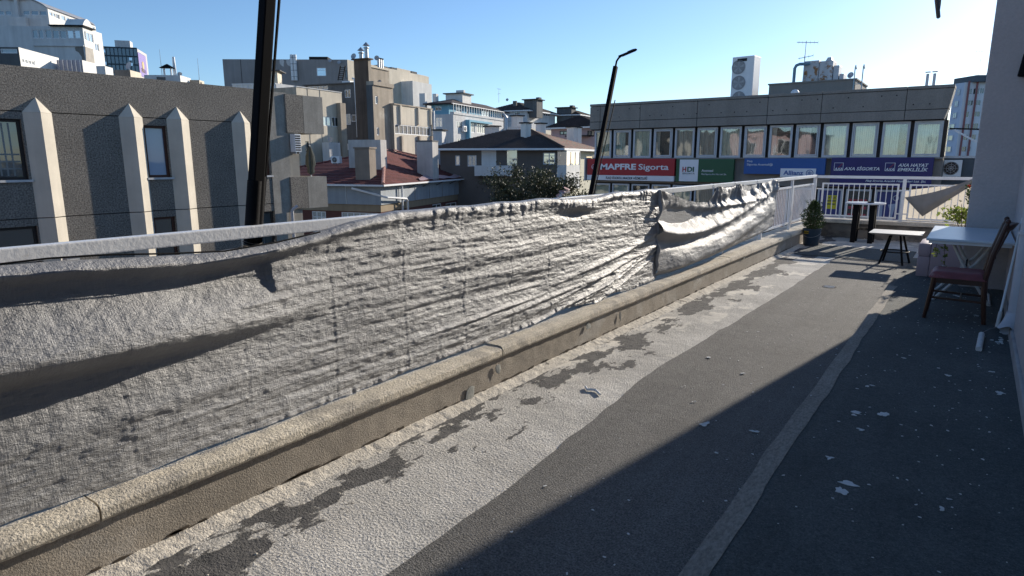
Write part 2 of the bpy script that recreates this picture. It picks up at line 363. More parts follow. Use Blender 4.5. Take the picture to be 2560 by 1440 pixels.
# ---------------------------------------------------------------- kerb wall along the street
kerb = thing('parapet_wall', 'low plastered parapet under the long silver tarpaulin', 'wall', (-2.8, 7, 0))
def strip_mesh(name, prof, y0, y1, dy, mt, parent, amp, f, seed, sub=5):
    """profile (x,z) list swept along Y with rough displaced surface"""
    pr = []
    for i in range(len(prof)-1):
        for k in range(sub): t = k/sub; pr.append((prof[i][0]*(1-t)+prof[i+1][0]*t, prof[i][1]*(1-t)+prof[i+1][1]*t))
    pr.append(prof[-1]); pr = np.array(pr); n_ = len(pr); Y = np.linspace(y0, y1, max(2, int((y1-y0)/dy)))
    tang = np.gradient(pr, axis=0); nr = np.stack([tang[:, 1], -tang[:, 0]], 1); nr /= np.maximum(np.linalg.norm(nr, axis=1)[:, None], 1e-9)
    if nr[len(nr)//2, 0] < 0: nr = -nr
    s = np.arange(n_); YY, SS = np.meshgrid(Y, np.cumsum(np.r_[0, np.linalg.norm(np.diff(pr, axis=0), axis=1)]), indexing='ij')
    D = amp*fbm(YY*f, SS*f, 4, seed)+amp*.6*fbm(YY*f/5, SS*f/4, 2, seed+3)
    P = np.zeros((len(Y), n_, 3)); P[..., 0] = pr[None, :, 0]+D*nr[None, :, 0]; P[..., 1] = YY; P[..., 2] = pr[None, :, 1]+D*nr[None, :, 1]
    idx = np.arange(len(Y)*n_).reshape(len(Y), n_)
    F = np.stack([idx[:-1, :-1], idx[:-1, 1:], idx[1:, 1:], idx[1:, :-1]], -1).reshape(-1, 4)
    mb = MB(); mb.v = [tuple(p) for p in P.reshape(-1, 3)]; mb.f = [tuple(int(k) for k in q) for q in F]+[tuple(int(k) for k in idx[0]), tuple(int(k) for k in idx[-1][::-1])]
    return mb.build(name, mt, parent, smooth=True, ang=60)
strip_mesh('plaster_face', [(-3.0, 0), (-3.0, .235), (-2.617, .235), (-2.615, .12), (-2.612, 0)], -6, 15.3, .03, parm, kerb, .0018, 18, 3, 8)
strip_mesh('fillet', [(-2.622, .036), (-2.605, .03), (-2.585, .022), (-2.56, .012), (-2.535, .003), (-2.515, -.006)], -6, 14.9, .012, filletm, kerb, .003, 30, 8, 4)
cut = [-6, -1.7, .9, 3.5, 6.1, 8.7, 11.3, 13.75, 15.28]
for i in range(len(cut)-1):
    dz = rng.uniform(-.006, .006)
    strip_mesh('coping_slab', [(-3.03, .232), (-3.04, .30+dz), (-2.625, .305+dz), (-2.602, .299+dz), (-2.590, .283), (-2.588, .245), (-2.596, .2315), (-2.64, .2315)], cut[i]+.004, cut[i+1]-.004, .02, copm, kerb, .0016, 45, 20+i, 5)
dirt = mat('dark_damp_stain', (.075, .06, .045), .95, .3, 20); mb = MB()
for i in range(150):
    y = rng.uniform(.5, 12.5); w = rng.uniform(.015, .09); h = rng.uniform(.003, .010); z = .036+rng.gauss(.003, .004); k = 8
    mb.prism([(-2.6085, y+w*math.cos(a)*rng.uniform(.6, 1.1), z+h*math.sin(a)*rng.uniform(.4, 1.3)) for a in np.linspace(0, 6.283, k, endpoint=False)], (-.02, 0, 0))
mb.build('damp_stain_line', dirt, kerb, kind='stuff')
pfl = mat('lifted_paint_flake', (.42, .42, .38), .85, .2, 20, .4, 60)
for (x, y, w, h) in [(1175, 985, .055, .065), (1245, 922, .03, .045), (1470, 815, .05, .03), (1550, 790, .015, .05), (1745, 690, .012, .05), (1860, 640, .05, .05)]:
    p = onx(x, y, -2.606); mb = MB(); A = []
    k = 9
    for i in range(k):
        a = 2*math.pi*i/k; r = rng.uniform(.7, 1.1); A.append((p[0]+.003+.006*max(0, -math.sin(a))*r+.002*math.cos(a), p[1]+w*r*math.cos(a), p[2]+h*r*math.sin(a)))
    c = np.mean(A, 0)+np.array([.003, 0, 0])
    mb.add(A+[c], [(i, (i+1) % k, k) for i in range(k)]); mb.prism(A, (-.003, 0, 0)); mb.build('paint_flake', pfl, kerb, smooth=True)
# far parapet
fpar = thing('parapet_wall', 'low rough parapet below the white railing facing the office block', 'wall', (0, 15.1, 0))
wallfar = mat('far_parapet_stone', (.22, .195, .165), .95, .3, 2.5, 1.0, 12, col2=(.12, .11, .10), c2s=3, c2t=.55, streak=.2)
mb = MB()
def swapxy(o):
    pass
mb.box((-2.66, 15.02, 0), (6, 15.28, .30)); mb.build('plaster_face', wallfar, fpar)
xc = [-3.0, -1.6, -.25, 1.2, 2.8, 6]
for i in range(5): MB().box((xc[i]+.004 if i else -2.58, 14.93, .303+.004*(i % 2)), (xc[i+1]-.004, 15.33, .375+.004*(i % 2))).build('coping_slab', copm, fpar, bevel=.012)
# rubble layer at the foot of the far parapet
mb = MB()
for i in range(60):
    x = rng.uniform(-2.5, -.1); s = rng.uniform(.01, .05); y = 14.99-rng.random()*.12
    mb.hexa([(x-s, y-s*.6, .001), (x+s, y-s*.5, .001), (x+s*.9, y+s*.6, .001), (x-s*.8, y+s*.5, .001)], [(x-s*.6, y-s*.3, s*.8), (x+s*.7, y-s*.4, s*.6), (x+s*.5, y+s*.4, s*.7), (x-s*.5, y+s*.3, s*.9)])
mb.build('rubble', wallfar, fpar, kind='stuff')
# ---------------------------------------------------------------- house wall on the right
hw = thing('house_wall', 'lilac grey stucco house wall beside the folding table', 'wall', (.4, 9.9, 0))
mb = MB(); mb.box((-.05, 9.9, 0), (6, 10.9, 6.2)); mb.build('corner_pier', stucco, hw, bevel=.03, smooth=True)
mb = MB(); mb.box((.42, -8, 0), (6, 9.92, 6.19)); mb.build('side_wall', stucco, hw)
mb = MB(); mb.box((.395, -8, .0), (.425, 9.0, .11)); mb.build('skirting', mat('skirting_plaster', (.36, .34, .33), .9, .25, 4, .8, 40), hw, bevel=.01)
# ---------------------------------------------------------------- railings
def railing_panel(parent, A, B, z0, z1, nb):
    A, B = np.array(A, float), np.array(B, float); d = (B-A)/np.linalg.norm(B-A); fr = MB()
    q = lambda p, z: (p[0], p[1], z)
    fr.bar(q(A-d*.016, z1), q(B+d*.016, z1), .028, .032); fr.bar(q(A-d*.016, z0), q(B+d*.016, z0), .028, .032)
    fr.bar(q(A, z0+.016), q(A, z1-.016), .028, .032); fr.bar(q(B, z0+.016), q(B, z1-.016), .028, .032)
    f_ = fr.build('panel_frame', whitep, parent)
    L = np.linalg.norm(B-A); first = None
    for i in range(1, nb+1):
        p = A+(B-A)*i/(nb+1)
        if first is None:
            first = MB().bar(q(p, z0+.014), q(p, z1-.014), .014).build('baluster', whitep, f_); p0 = p
        else: inst(first, f_, (p[0]-p0[0], p[1]-p0[1], 0))
    return f_
RX = -2.82
rl = thing('railing', 'white painted railing half covered by silver tarpaulin', 'railing', (RX, 7, .3))
MB().box((RX-.027, -6, 1.232), (RX+.027, 15.13, 1.29)).build('top_rail', whitep, rl, bevel=.006)
first = None
for y in (-3, -1, 1, 3, 5, 7, 9, 11, 13.0):
    MB().box((RX-.022, y-.022, .29), (RX+.022, y+.022, 1.234)).build('post', whitep, rl)
MB().box((RX-.03, 15.07, .29), (RX+.03, 15.128, 1.2315)).build('post', whitep, rl)
for y in (11, 13.0):
    a, c = y+.09, y+1.93
    railing_panel(rl, (RX, a, 0), (RX, c, 0), .43, 1.10, 15)
    mb = MB()
    for z in (.52, 1.02):
        mb.bar((RX, y+.02, z), (RX, a-.01, z), .02); mb.bar((RX, c+.01, z), (RX, y+2.0, z), .02)
    mb.build('bracket', whitep, rl)
for y in (-3, -1, 1, 3, 5, 7, 9):                 # horizontal mid rails behind the cloth
    MB().box((RX-.014, y+.021, .44), (RX+.014, y+1.979, .47)).build('lower_rail', whitep, rl)
fr = thing('railing', 'white railing with baluster panels behind the round bar table', 'railing', (-1, 15.13, .37))
FY = 15.13
MB().box((RX+.031, FY-.025, 1.222), (4.0, FY+.025, 1.278)).build('top_rail', whitep, fr, bevel=.005)
for x in (-1.17, .45, 2.1): MB().box((x-.03, FY-.02, .372), (x+.03, FY+.02, 1.2235)).build('post', whitep, fr)
for (a, c, nb) in ((-2.66, -1.27, 13), (-1.06, .35, 13), (.55, 2.0, 13)):
    railing_panel(fr, (a, FY, 0), (c, FY, 0), .44, 1.11, nb)
    mb = MB()
    for z in (.53, 1.0): mb.bar((a-.12, FY, z), (a-.012, FY, z), .022); mb.bar((c+.012, FY, z), (c+.09, FY, z), .022)
    mb.build('bracket', whitep, fr)
MB().bar((-2.7, FY, .395), (.45, FY, .395), .02).build('base_rail', whitep, fr)
# ---------------------------------------------------------------- silver tarpaulin
def tarp_mat(name, col, metal, rough, weave, spec=.4):
    m, n, l, b = node_mat(name); tc = n.new('ShaderNodeTexCoord').outputs['Object']
    crk = nnode(n, l, tc, 1.0, 5, .7, (20, 26, 60)); cl = nnode(n, l, tc, 3, 5); vert = nnode(n, l, tc, 1.0, 3, .6, (10, 180, 14)); horz = nnode(n, l, tc, 1.0, 3, .6, (10, 16, 160))
    c = mixc(n, l, 1., col, greyc(n, l, mrange(n, l, cl, .3, .7, .88, 1.1)), 'MULTIPLY')
    c = mixc(n, l, 1., c, greyc(n, l, mrange(n, l, vert, .3, .7, .93, 1.07)), 'MULTIPLY')
    l.new(c, b.inputs['Base Color']); b.inputs['Metallic'].default_value = metal; b.inputs['Roughness'].default_value = rough; b.inputs['Specular IOR Level'].default_value = spec
    bp = bumpn(n, l, crk, .014*weave, 1.); bp = bumpn(n, l, mnode(n, l, 'ADD', vert, horz), .0028*weave, .8, bp); l.new(bp, b.inputs['Normal'])
    return m
tarp1m = tarp_mat('silver_woven_tarp', (.30, .30, .305), .25, .52, .85, .5)
tarp2m = tarp_mat('silver_satin_tarp', (.33, .33, .335), .10, .58, .5, .22)
def grid_obj(P, name, mt, label, cat, thick=.0015):
    a, b_ = P.shape[:2]; idx = np.arange(a*b_).reshape(a, b_)
    F = np.stack([idx[:-1, :-1], idx[:-1, 1:], idx[1:, 1:], idx[1:, :-1]], -1).reshape(-1, 4)
    me = bpy.data.meshes.new(name); c = P.reshape(-1, 3).mean(0); c[2] = P[..., 2].min()
    me.from_pydata((P.reshape(-1, 3)-c).tolist(), [], F.tolist()); me.shade_smooth(); me.materials.append(mt)
    o = bpy.data.objects.new(name, me); COL.objects.link(o); o.location = c; return tag(o, label, cat)
def gauss(x): return np.exp(-x*x)
def lip(t, up=1.0, dn=.35):     # ridge: slow rise above (t>0), quick fall below (t<0)
    return np.where(t > 0, gauss(t/up), gauss(t/dn))
Y = np.arange(-1.6, 6.56, .0085); s = np.linspace(0, 1, 150); YY, SS = np.meshgrid(Y, s, indexing='ij')
zt = np.interp(Y, [-1.6, .75, .95, 1.45, 1.75, 2.0, 2.35, 2.7, 4.4, 5.1, 6.56], [1.25, 1.232, 1.225, 1.19, 1.195, 1.212, 1.265, 1.292, 1.292, 1.292, 1.292])
sc = np.abs(np.sin(Y*math.pi/.62+.4*np.sin(Y*1.7)))   # scallops between ties
zt = zt-.016*(sc**2)*sstep(2.4, 3.2, Y)*(.5+.5*vnoise(Y*1.1, Y*0, 4))-.05*gauss((Y-5.0)/.35)*.6
zb = .309+.007*fbm(Y/.35, Y*0, 3, 11)+.045*gauss((Y-4.55)/.5)+.02*sstep(5.6, 6.5, Y)+.03*gauss((Y-5.5)/.2)
ZZ = zt[:, None]+(zb-zt)[:, None]*SS; wl = sstep(2.35, .9, YY)
X = -2.762+.035*SS
X += .055*gauss((SS-.035)/.035)*sstep(3.2, 1.5, YY)+(.006+.012*np.abs(vnoise(YY/.5, SS*0+2.5, 81)))*gauss((SS-.025)/.025)
belly = sstep(.12, .37, SS)*sstep(.50, .375, SS); X += wl*(.125*belly+.02*sstep(.5, .9, SS))
X += .05*wl*gauss((SS-.70)/.1)*.5
tilt = .018*(YY-3)*sstep(4., 6.5, YY)
ph = ZZ-.02*YY*0+tilt
strk = vnoise(YY/.80, ph/.060, 1)*.55+vnoise(YY/.42+7, ph/.030, 2)*.45+vnoise(YY/.24, ph/.015, 3)*.40+vnoise(YY/.13, ph/.009, 4)*.24
strk = np.sign(strk)*np.abs(strk)**.85
blk = vnoise(np.floor(YY/.272)*1.7, np.floor((ZZ+.01*YY)/.16)*1.3, 6)
amp = (.0078*(1-.5*wl))*(.72+.42*blk)
X += amp*strk*sstep(0, .06, SS)+.0055*(vnoise(YY/2.0+3, ph/.085, 71)+.6*vnoise(YY/1.2+1, ph/.048, 72))*sstep(.1, .2, SS)*(1-.4*wl)
X += .0030*fbm(YY/.08, ph/.030, 3, 31)+.0009*fbm(YY/.026, ph/.016, 2, 33)
X += .010*fbm(YY/1.3, ZZ/.32, 2, 35)
for k in range(-6, 25):           # packed-fold creases
    y0 = k*.272+.012*math.sin(k*2.3); a = .0006 if k % 2 else .0016
    X += -a*gauss((YY-y0-.008*np.sin(ZZ*9+k))/.007)+a*.5*gauss((YY-y0-.016)/.012)
for z0 in (.46, .62, .78, .94, 1.1): X += -.0012*gauss((ZZ-z0-.012*np.sin(YY*1.3))/.006)
X += -.022*sstep(1.825, 1.79, YY)*sstep(1.0, 1.5, YY)*sstep(.07, .12, SS)*sstep(.30, .20, SS)
for (yc, zc, ang, w_, a_) in [(5.3, .55, .22, .03, .03), (5.4, .46, .30, .025, .028), (5.2, .66, .16, .03, .02), (5.6, .40, .36, .02, .025), (4.4, .50, .10, .03, .02), (3.6, .52, .05, .02, .018), (5.0, .42, .20, .018, .022), (6.0, .60, .35, .025, .02), (6.0, .75, .25, .03, .016)]:
    t = (ZZ-(zc+(YY-yc)*math.tan(ang)*.55)); X += a_*lip(t, w_, w_*.4)*gauss((YY-yc)/.75)
X += .013*np.abs(vnoise(YY/.055, ZZ/.5, 41))*gauss(SS/.10)*sstep(2.3, 3, YY)      # gathers under the tied edge
X += .012*sstep(.95, 1.0, SS)*np.abs(vnoise(YY/.05, SS*0, 43))*sstep(1.3, 2.2, YY)                       # curled hem
X += -.03*gauss((YY-6.56)/.10)*sstep(.3, .9, SS)
# free folds at the top near the second cloth
X += .03*gauss((YY-4.85)/.3)*gauss((SS-.06)/.05); X += -.035*gauss((YY-4.8)/.28)*gauss((SS-.13)/.05)
X = np.maximum(X, np.where(SS < .12, -2.792, -2.80))
P = np.stack([X, YY+.004*fbm(YY/.3, ZZ/.2, 2, 77), ZZ], -1)
top = P[:, :1, :].repeat(4, 1); wr = sstep(2.1, 2.7, Y)          # edge tucked back over the rail
for k, (dx, dz) in enumerate([(-.10, -.05), (-.088, .004), (-.05, .012), (-.02, .008)]):
    top[:, k, 0] += dx*wr+(-.02-.012*(3-k))*(1-wr); top[:, k, 2] += dz*wr+(.004-.02*(3-k))*(1-wr)
P = np.concatenate([top, P], 1)
tarp1 = grid_obj(P, 'tarpaulin', tarp1m, 'long crinkled silver tarpaulin hung along the white railing', 'tarpaulin')
# loose threads at the hem
mb = MB()
for i in range(46):
    y = rng.choice([1.55, 1.6, 3.9, 4.2])+rng.gauss(0, .12) if i % 2 else rng.uniform(.6, 6.4)
    p = np.array([-2.70, y, .325]); d = np.array([rng.uniform(.2, 1), rng.uniform(-1, 1), rng.uniform(-.3, .6)])*rng.uniform(.02, .06)
    mb.tube([p, p+d*.5+np.array([0, 0, .012]), p+d+np.array([0, 0, -.01])], .0011, 4)
mb.build('loose_threads', mat('white_thread', (.6, .6, .58), .8), tarp1, kind='stuff')
# black cord along the upper hem
pts = [onx(x, y, -2.672) for x, y in [(-60, 668), (0, 660), (120, 646), (260, 637), (420, 634), (560, 628), (690, 606), (800, 580)]]
single(MB().tube(pts, .004, 6), 'cord', black, 'thin black cord threaded along the tarpaulin top hem', 'cord', smooth=True)
# second, smoother cloth
Y = np.arange(6.50, 11.52, .011); s = np.linspace(0, 1, 130); YY, SS = np.meshgrid(Y, s, indexing='ij')
yk = [6.50, 6.7, 7.2, 7.7, 8.12, 8.28, 8.42, 8.75, 9.1, 9.35, 9.8, 10.1, 10.5, 10.9, 11.2, 11.52]
zk = [1.285, 1.265, 1.17, 1.095, 1.07, 1.20, 1.265, 1.235, 1.225, 1.265, 1.235, 1.22, 1.25, 1.245, 1.262, 1.29]
zt = np.interp(Y, yk, zk)+.004*fbm(Y/.2, Y*0, 2, 3)
zb = np.interp(Y, [6.50, 6.9, 7.5, 8.5, 9.5, 10.5, 11.2, 11.52], [.345, .335, .335, .345, .37, .40, .44, .47])
ZZ = zt[:, None]+(zb-zt)[:, None]*SS; yn = (YY-6.5)/5.0
X = -2.765+.03*SS
c1 = .86-.62*(yn*.9)*np.exp(-yn*2.8)*2.1+.36*yn**1.6            # swooping ridge
c2 = .56-.30*yn*np.exp(-yn*3.0)*1.6+.44*yn**1.25
X += .085*np.exp(-yn*1.1)*lip(ZZ-c1, .10, .045)
X += -.10*gauss((ZZ-c1-.17)/.10)*gauss((yn-.12)/.16)
X += (.14*np.sin(np.pi*np.clip(yn*.97+.02, 0, 1))**.6)*lip(ZZ-(c2-.13), .30, .12)
X += -.05*gauss((ZZ-c1+.11)/.05)*np.exp(-yn*2)
X += .05*lip(ZZ-(1.06-.25*yn+.25*yn**2), .05, .03)*gauss((yn-.5)/.22)
for (yt, a) in [(8.42, 1), (9.35, .8), (10.5, .7), (11.5, 1.2), (6.52, 1.0)]:
    dy = YY-yt; dz = 1.28-ZZ; an = np.arctan2(dy, dz+.02); rr = np.hypot(dy, dz)
    X += a*.024*np.cos(an*9+yt)*np.exp(-rr/.32)*sstep(0, .08, rr)+a*.028*np.exp(-rr/.2)
X += .011*fbm(YY/.6, ZZ/.12, 3, 51)+.0055*fbm(YY/.10, ZZ/.10, 3, 55)*gauss((SS-.2)/.25)+.0015*fbm(YY/.05, ZZ/.05, 2, 57)
X += .035*vnoise(YY/.16, ZZ/.5, 61)*gauss((SS-.12)/.16)*sstep(7.9, 8.3, YY)
X += -.05*sstep(.93, 1, SS)
X = np.maximum(X, -2.79)
tarp2 = grid_obj(np.stack([X, YY, ZZ], -1), 'tarpaulin', tarp2m, 'smooth draped silver tarpaulin sagging from ties near the plant pot', 'tarpaulin')
mb = MB()                                             # folded seam between the cloths
zs = np.linspace(1.285, .32, 60); pth = [(-2.735+.02*math.sin(z*13)+.012*math.sin(z*31), 6.51+.012*math.sin(z*17), z) for z in zs]
mb.tube(pth, [.014+.008*abs(math.sin(z*9))+.02*math.exp(-((z-.85)/.04)**2)*0 for z in zs], 8); mb.build('gathered_seam', tarp2m, tarp2, smooth=True)
tie = mat('white_cable_tie', (.6, .6, .6), .5)
mb = MB()
for y in (6.52, 8.42, 9.35, 10.5, 11.45): mb.tube([(RX+.034*math.cos(a), y+.004*a, 1.262+.036*math.sin(a)) for a in np.linspace(0, 6.28, 14)], .003, 5)
mb.build('cable_ties', tie, tarp2)
# cloth on the far railing
m, n, l, b = node_mat('thin_grey_shade_cloth'); tcn = n.new('ShaderNodeTexCoord').outputs['Object']
tr = n.new('ShaderNodeBsdfTranslucent'); tr.inputs[0].default_value = (.50, .46, .40, 1); mx = n.new('ShaderNodeMixShader'); mx.inputs[0].default_value = .6
cc = mixc(n, l, mrange(n, l, nnode(n, l, tcn, 8, 4), .3, .7), (.28, .27, .26), (.36, .35, .33)); l.new(cc, b.inputs['Base Color']); b.inputs['Roughness'].default_value = .8
l.new(b.outputs[0], mx.inputs[1]); l.new(tr.outputs[0], mx.inputs[2]); l.new(mx.outputs[0], n['Material Output'].inputs[0]); thinc = m
u = np.linspace(0, 1, 60); v = np.linspace(0, 1, 40); U2, V2 = np.meshgrid(u, v, indexing='ij')
Xc = -1.15+1.75*U2; Zc = (1.0+.28*U2)*(1-V2)+.41*V2
Pc = np.stack([Xc, FY+.032+.012*np.abs(fbm(Xc/.3, Zc/.2, 2, 5)), Zc], -1)
tagc = grid_obj(Pc, 'shade_cloth', thinc, 'thin backlit grey cloth tied outside the far railing', 'cloth')
m2 = mat('grey_cloth_flap', (.235, .225, .21), .85, .15, 5, .5, 90)
tri = [(-1.14, .865), (-.80, .50), (-.10, 1.18)]
A, B, C = [np.array(t) for t in tri]; Pf = np.zeros((40, 24, 3))
for i, a in enumerate(np.linspace(0, 1, 40)):
    topp = A+(np.array([.02, 1.30])-A)*a; topp[1] -= .10*math.sin(math.pi*a)*.6
    if a < .36: bot = A+(B-A)*(a/.36)
    else: bot = B+(np.array([.02, 1.20])-B)*((a-.36)/.64)
    for j, c in enumerate(np.linspace(0, 1, 24)):
        q = topp+(bot-topp)*c; Pf[i, j] = (q[0], FY-.045-.05*math.sin(math.pi*c)*math.sin(math.pi*min(1, a*1.1))-.015*math.sin(c*9+a*5)*a, q[1])
grid_obj(Pf, 'cloth_flap', m2, 'grey cloth flap folded over the far railing near the house wall', 'cloth')
# ---------------------------------------------------------------- lamp poles
blackp = mat('black_matt_paint', (.008, .008, .009), .7, .1, 20, spec=.04)
wire = mat('tie_wire', (.12, .11, .10), .5, metal=.6)
def pole(name, label, px0, px1, sec, zlow, zsleeve, lamp):
    t = thing(name, label, 'lamp pole', (px0[0], px0[1], zlow)); d = (px1-px0)/np.linalg.norm(px1-px0); at = lambda z: px0+(px1-px0)*((z-px0[2])/(px1[2]-px0[2]))
    mb = MB(); mb.bar(at(zlow+.35), px1, sec, sec, (0, 1, 0)); mb.build('mast', blackp, t, bevel=sec*.12)
    MB().tube([at(zlow+.3)+np.array([-.004, sec*.62, 0]), px1+np.array([-.004, sec*.5, -.3])], sec*.13, 6).build('cable', black, t, smooth=True)
    o = np.array([.0, -sec*.12, 0]); z = zlow; k = 0
    for (a, c) in ((zlow, zlow+(zsleeve-zlow)*.62), (zlow+(zsleeve-zlow)*.66, zsleeve)):
        MB().tube([at(a)+o, at(c)+o], sec*.60, 12).build('sleeve', black, t, smooth=True)
        MB().tube([at(a)+np.array([.006, sec*.62, 0]), at(c)+np.array([.006, sec*.62, .02])], sec*.22, 8).build('sleeve', black, t, smooth=True)
    for zc in (zlow+(zsleeve-zlow)*.30, zlow+(zsleeve-zlow)*.56, zlow+(zsleeve-zlow)*.74):
        mb = MB(); p = at(zc)
        for q in range(3):
            ph = rng.uniform(0, 6); pts = [p+np.array([sec*.8*math.cos(a), sec*.14+sec*.86*math.sin(a), .012*q-.01+.008*math.sin(a*2+ph)]) for a in np.linspace(0, 6.28, 16)]
            mb.tube(pts, .0022, 5)
        e = p+np.array([sec*.6, -sec*.7, 0]); mb.tube([e, e+np.array([.02, -.05, .01]), e+np.array([.01, -.09, -.015])], .002, 5)
        e = p+np.array([sec*.6, sec*.9, 0]); mb.tube([e, e+np.array([.03, .03, .02]), e+np.array([.05, .02, -.02])], .002, 5)
        mb.build('tie_wire', wire, t, smooth=True)
    if lamp is not None:
        a = lamp; MB().tube([px1-d*.02, px1+d*.05, px1+d*.075+a*.02, px1+d*.085+a*.05], .009, 8).build('neck', black, t, smooth=True)
        c = px1+d*.09+a*.15; sd = np.cross(a, (0, 0, 1)); sd /= np.linalg.norm(sd); up = np.cross(sd, a)
        h_ = MB().obox(c, a, sd, up, .22, .05, .016).build('lamp_head', black, t, bevel=.004)
        MB().obox(c-up*.0095, a, sd, up, .19, .04, .004).build('lens', whitef, h_)
        MB().obox(c+a*.06+up*.010, a, sd, up, .08, .04, .006).build('solar_cell', darkf, h_)
    return t
p0 = onx(634, 560, -2.855); p1 = onx(669, -10, -2.855); p1 = p0+(p1-p0)*1.75
pole('lamp_pole', 'tall black square pole wired to the railing before the pebble facade', p0, p1, .058, .31, onx(640, 452, -2.855)[2], np.array([.2, .9, .1]))
p0 = onx(1480, 470, -2.86); p1 = onx(1539, 166, -2.86)
ld = onx(1577, 146, -2.75)-onx(1543, 158, -2.86); ld = np.array([.25, .85, .33]); ld = ld/np.linalg.norm(ld)
pole('lamp_pole', 'slim black pole with a small slanted lamp on top', p0, p1, .036, .31, onx(1487, 430, -2.86)[2], ld)
# pink rag tied to the rail
p = onx(1405, 492, -2.80); rag = mat('faded_pink_plastic', (.60, .33, .30), .6, .3, 25, .5, 40, col2=(.65, .6, .57), c2s=18, c2t=.5); mb = MB(); K = 9
for (du, dv, sx) in ((0, .035, .03), (.03, .055, .035), (-.025, .01, .025), (.045, .04, .02)):
    ring = [(p[0]+.02*math.sin(a*2+du*50), p[1]+du*2+sx*math.cos(a)*rng.uniform(.7, 1.2), p[2]+dv+sx*.8*math.sin(a)*rng.uniform(.7, 1.2)) for a in np.linspace(0, 2*math.pi, K, endpoint=False)]
    mb.add(ring+[(p[0]+.03, p[1]+du*2, p[2]+dv)], [(i, (i+1) % K, K) for i in range(K)])
single(mb, 'rag', rag, 'crumpled faded pink rag tied on the railing top', 'rag')
# ================================================================ TERRACE FURNITURE
def leafmat(name, c, tr=.25):
    m, n, l, b = node_mat(name); oi = n.new('ShaderNodeNewGeometry')
    r = n.new('ShaderNodeMapRange'); l.new(oi.outputs['Random Per Island'], r.inputs[0]); r.inputs[3].default_value = .55; r.inputs[4].default_value = 1.5
    cc = mixc(n, l, 1., c, greyc(n, l, r.outputs[0]), 'MULTIPLY'); l.new(cc, b.inputs['Base Color']); b.inputs['Roughness'].default_value = .5
    t = n.new('ShaderNodeBsdfTranslucent'); l.new(cc, t.inputs[0]); mx = n.new('ShaderNodeMixShader'); mx.inputs[0].default_value = tr
    l.new(b.outputs[0], mx.inputs[1]); l.new(t.outputs[0], mx.inputs[2]); l.new(mx.outputs[0], n['Material Output'].inputs[0]); return m
def leaf(mb, p, d, L, W, fold=.25, rg=rng):
    d = np.array(d, float); d /= max(np.linalg.norm(d), 1e-9); a = np.array([rg.gauss(0, 1), rg.gauss(0, 1), rg.gauss(0, 1)]); sd = np.cross(d, a); sd /= max(np.linalg.norm(sd), 1e-9); up = np.cross(sd, d)
    p = np.array(p, float)
    mb.add([p, p+d*L*.45+sd*W*.5+up*W*fold, p+d*L-up*L*.08, p+d*L*.45-sd*W*.5+up*W*fold, p+d*L*.5], [(0, 1, 4), (1, 2, 4), (4, 2, 3), (0, 4, 3)])
def rdir(rg, zb=0.):
    v = np.array([rg.gauss(0, 1), rg.gauss(0, 1), rg.gauss(0, 1)+zb]); return v/np.linalg.norm(v)
bark = mat('bark', (.10, .075, .05), .9, .3, 12, .6, 60)
boxleaf = leafmat('boxwood_leaf', (.045, .075, .022)); ivyleaf = leafmat('ivy_leaf', (.20, .24, .05), .35); treeleaf = leafmat('olive_tree_leaf', (.050, .058, .030), .2)
# potted shrub
pt = thing('potted_shrub', 'boxwood shrub in a dark blue plastic bucket by the railing corner', 'plant', (-2.44, 13.2, 0))
potm = mat('dark_blue_plastic', (.022, .045, .075), .45, .2, 6, .15, 30, col2=(.07, .08, .09), c2s=5, c2t=.66)
c = (-2.44, 13.2, 0)
MB().lathe([(.13, 0.002), (.135, .01), (.158, .30), (.168, .305), (.168, .325), (.155, .325), (.15, .29)], c, 32).build('bucket', potm, pt, smooth=True)
MB().lathe([(.152, .285), (.151, .292)], c, 24).build('soil', mat('soil', (.05, .035, .025), .95, .3, 20, .8, 40), pt)
mb = MB()
for k in range(9): 
    a = rng.uniform(0, 6.28); p = np.array(c)+np.array([0, 0, .28]); q = p+np.array([.14*math.cos(a), .14*math.sin(a), rng.uniform(.25, .5)]); mb.tube([p, (p+q)/2+np.array([0, 0, .04]), q], [.009, .006, .003], 5)
mb.build('stems', bark, pt)
mb = MB()
for i in range(4600):
    h = rng.random(); w = .20*(math.sin(math.pi*min(1, .22+h*.72)))*(1.05-.2*h); a = rng.uniform(0, 6.28); r = w*math.sqrt(rng.random())*(1+.25*math.sin(a*3+h*9))
    p = np.array([c[0]+r*math.cos(a), c[1]+r*math.sin(a), .33+.50*h+rng.gauss(0, .012)])
    leaf(mb, p, rdir(rng, .8)+np.array([math.cos(a), math.sin(a), 0])*.6, rng.uniform(.02, .035), rng.uniform(.012, .018))
for k in range(16):
    a = rng.uniform(0, 6.28); p = np.array([c[0]+.09*math.cos(a), c[1]+.09*math.sin(a), .74])
    for j in range(9): leaf(mb, p+np.array([.008*math.cos(a)*j, .008*math.sin(a)*j, .014*j]), rdir(rng, .6), .03, .014)
mb.build('foliage', boxleaf, pt)
mb = MB().tube([(c[0]+.165*math.cos(a), c[1]-.165*abs(math.sin(a))-.006, .27-.10*abs(math.sin(a))) for a in np.linspace(0, math.pi, 15)], .003, 5); mb.build('handle', galv, pt, smooth=True)
tagm = mat('yellow_sticker', (.55, .36, .03), .6, .15, 20)
P = []
for a in np.linspace(-2.45, -1.75, 9): P.append([(c[0]+.1605*math.cos(a), c[1]+.1605*math.sin(a), z) for z in (.235, .285)])
mb = MB()
for i in range(8): mb.quad(P[i][0], P[i+1][0], P[i+1][1], P[i][1])
stk = mb.build('sticker', tagm, pt)
mb = MB()
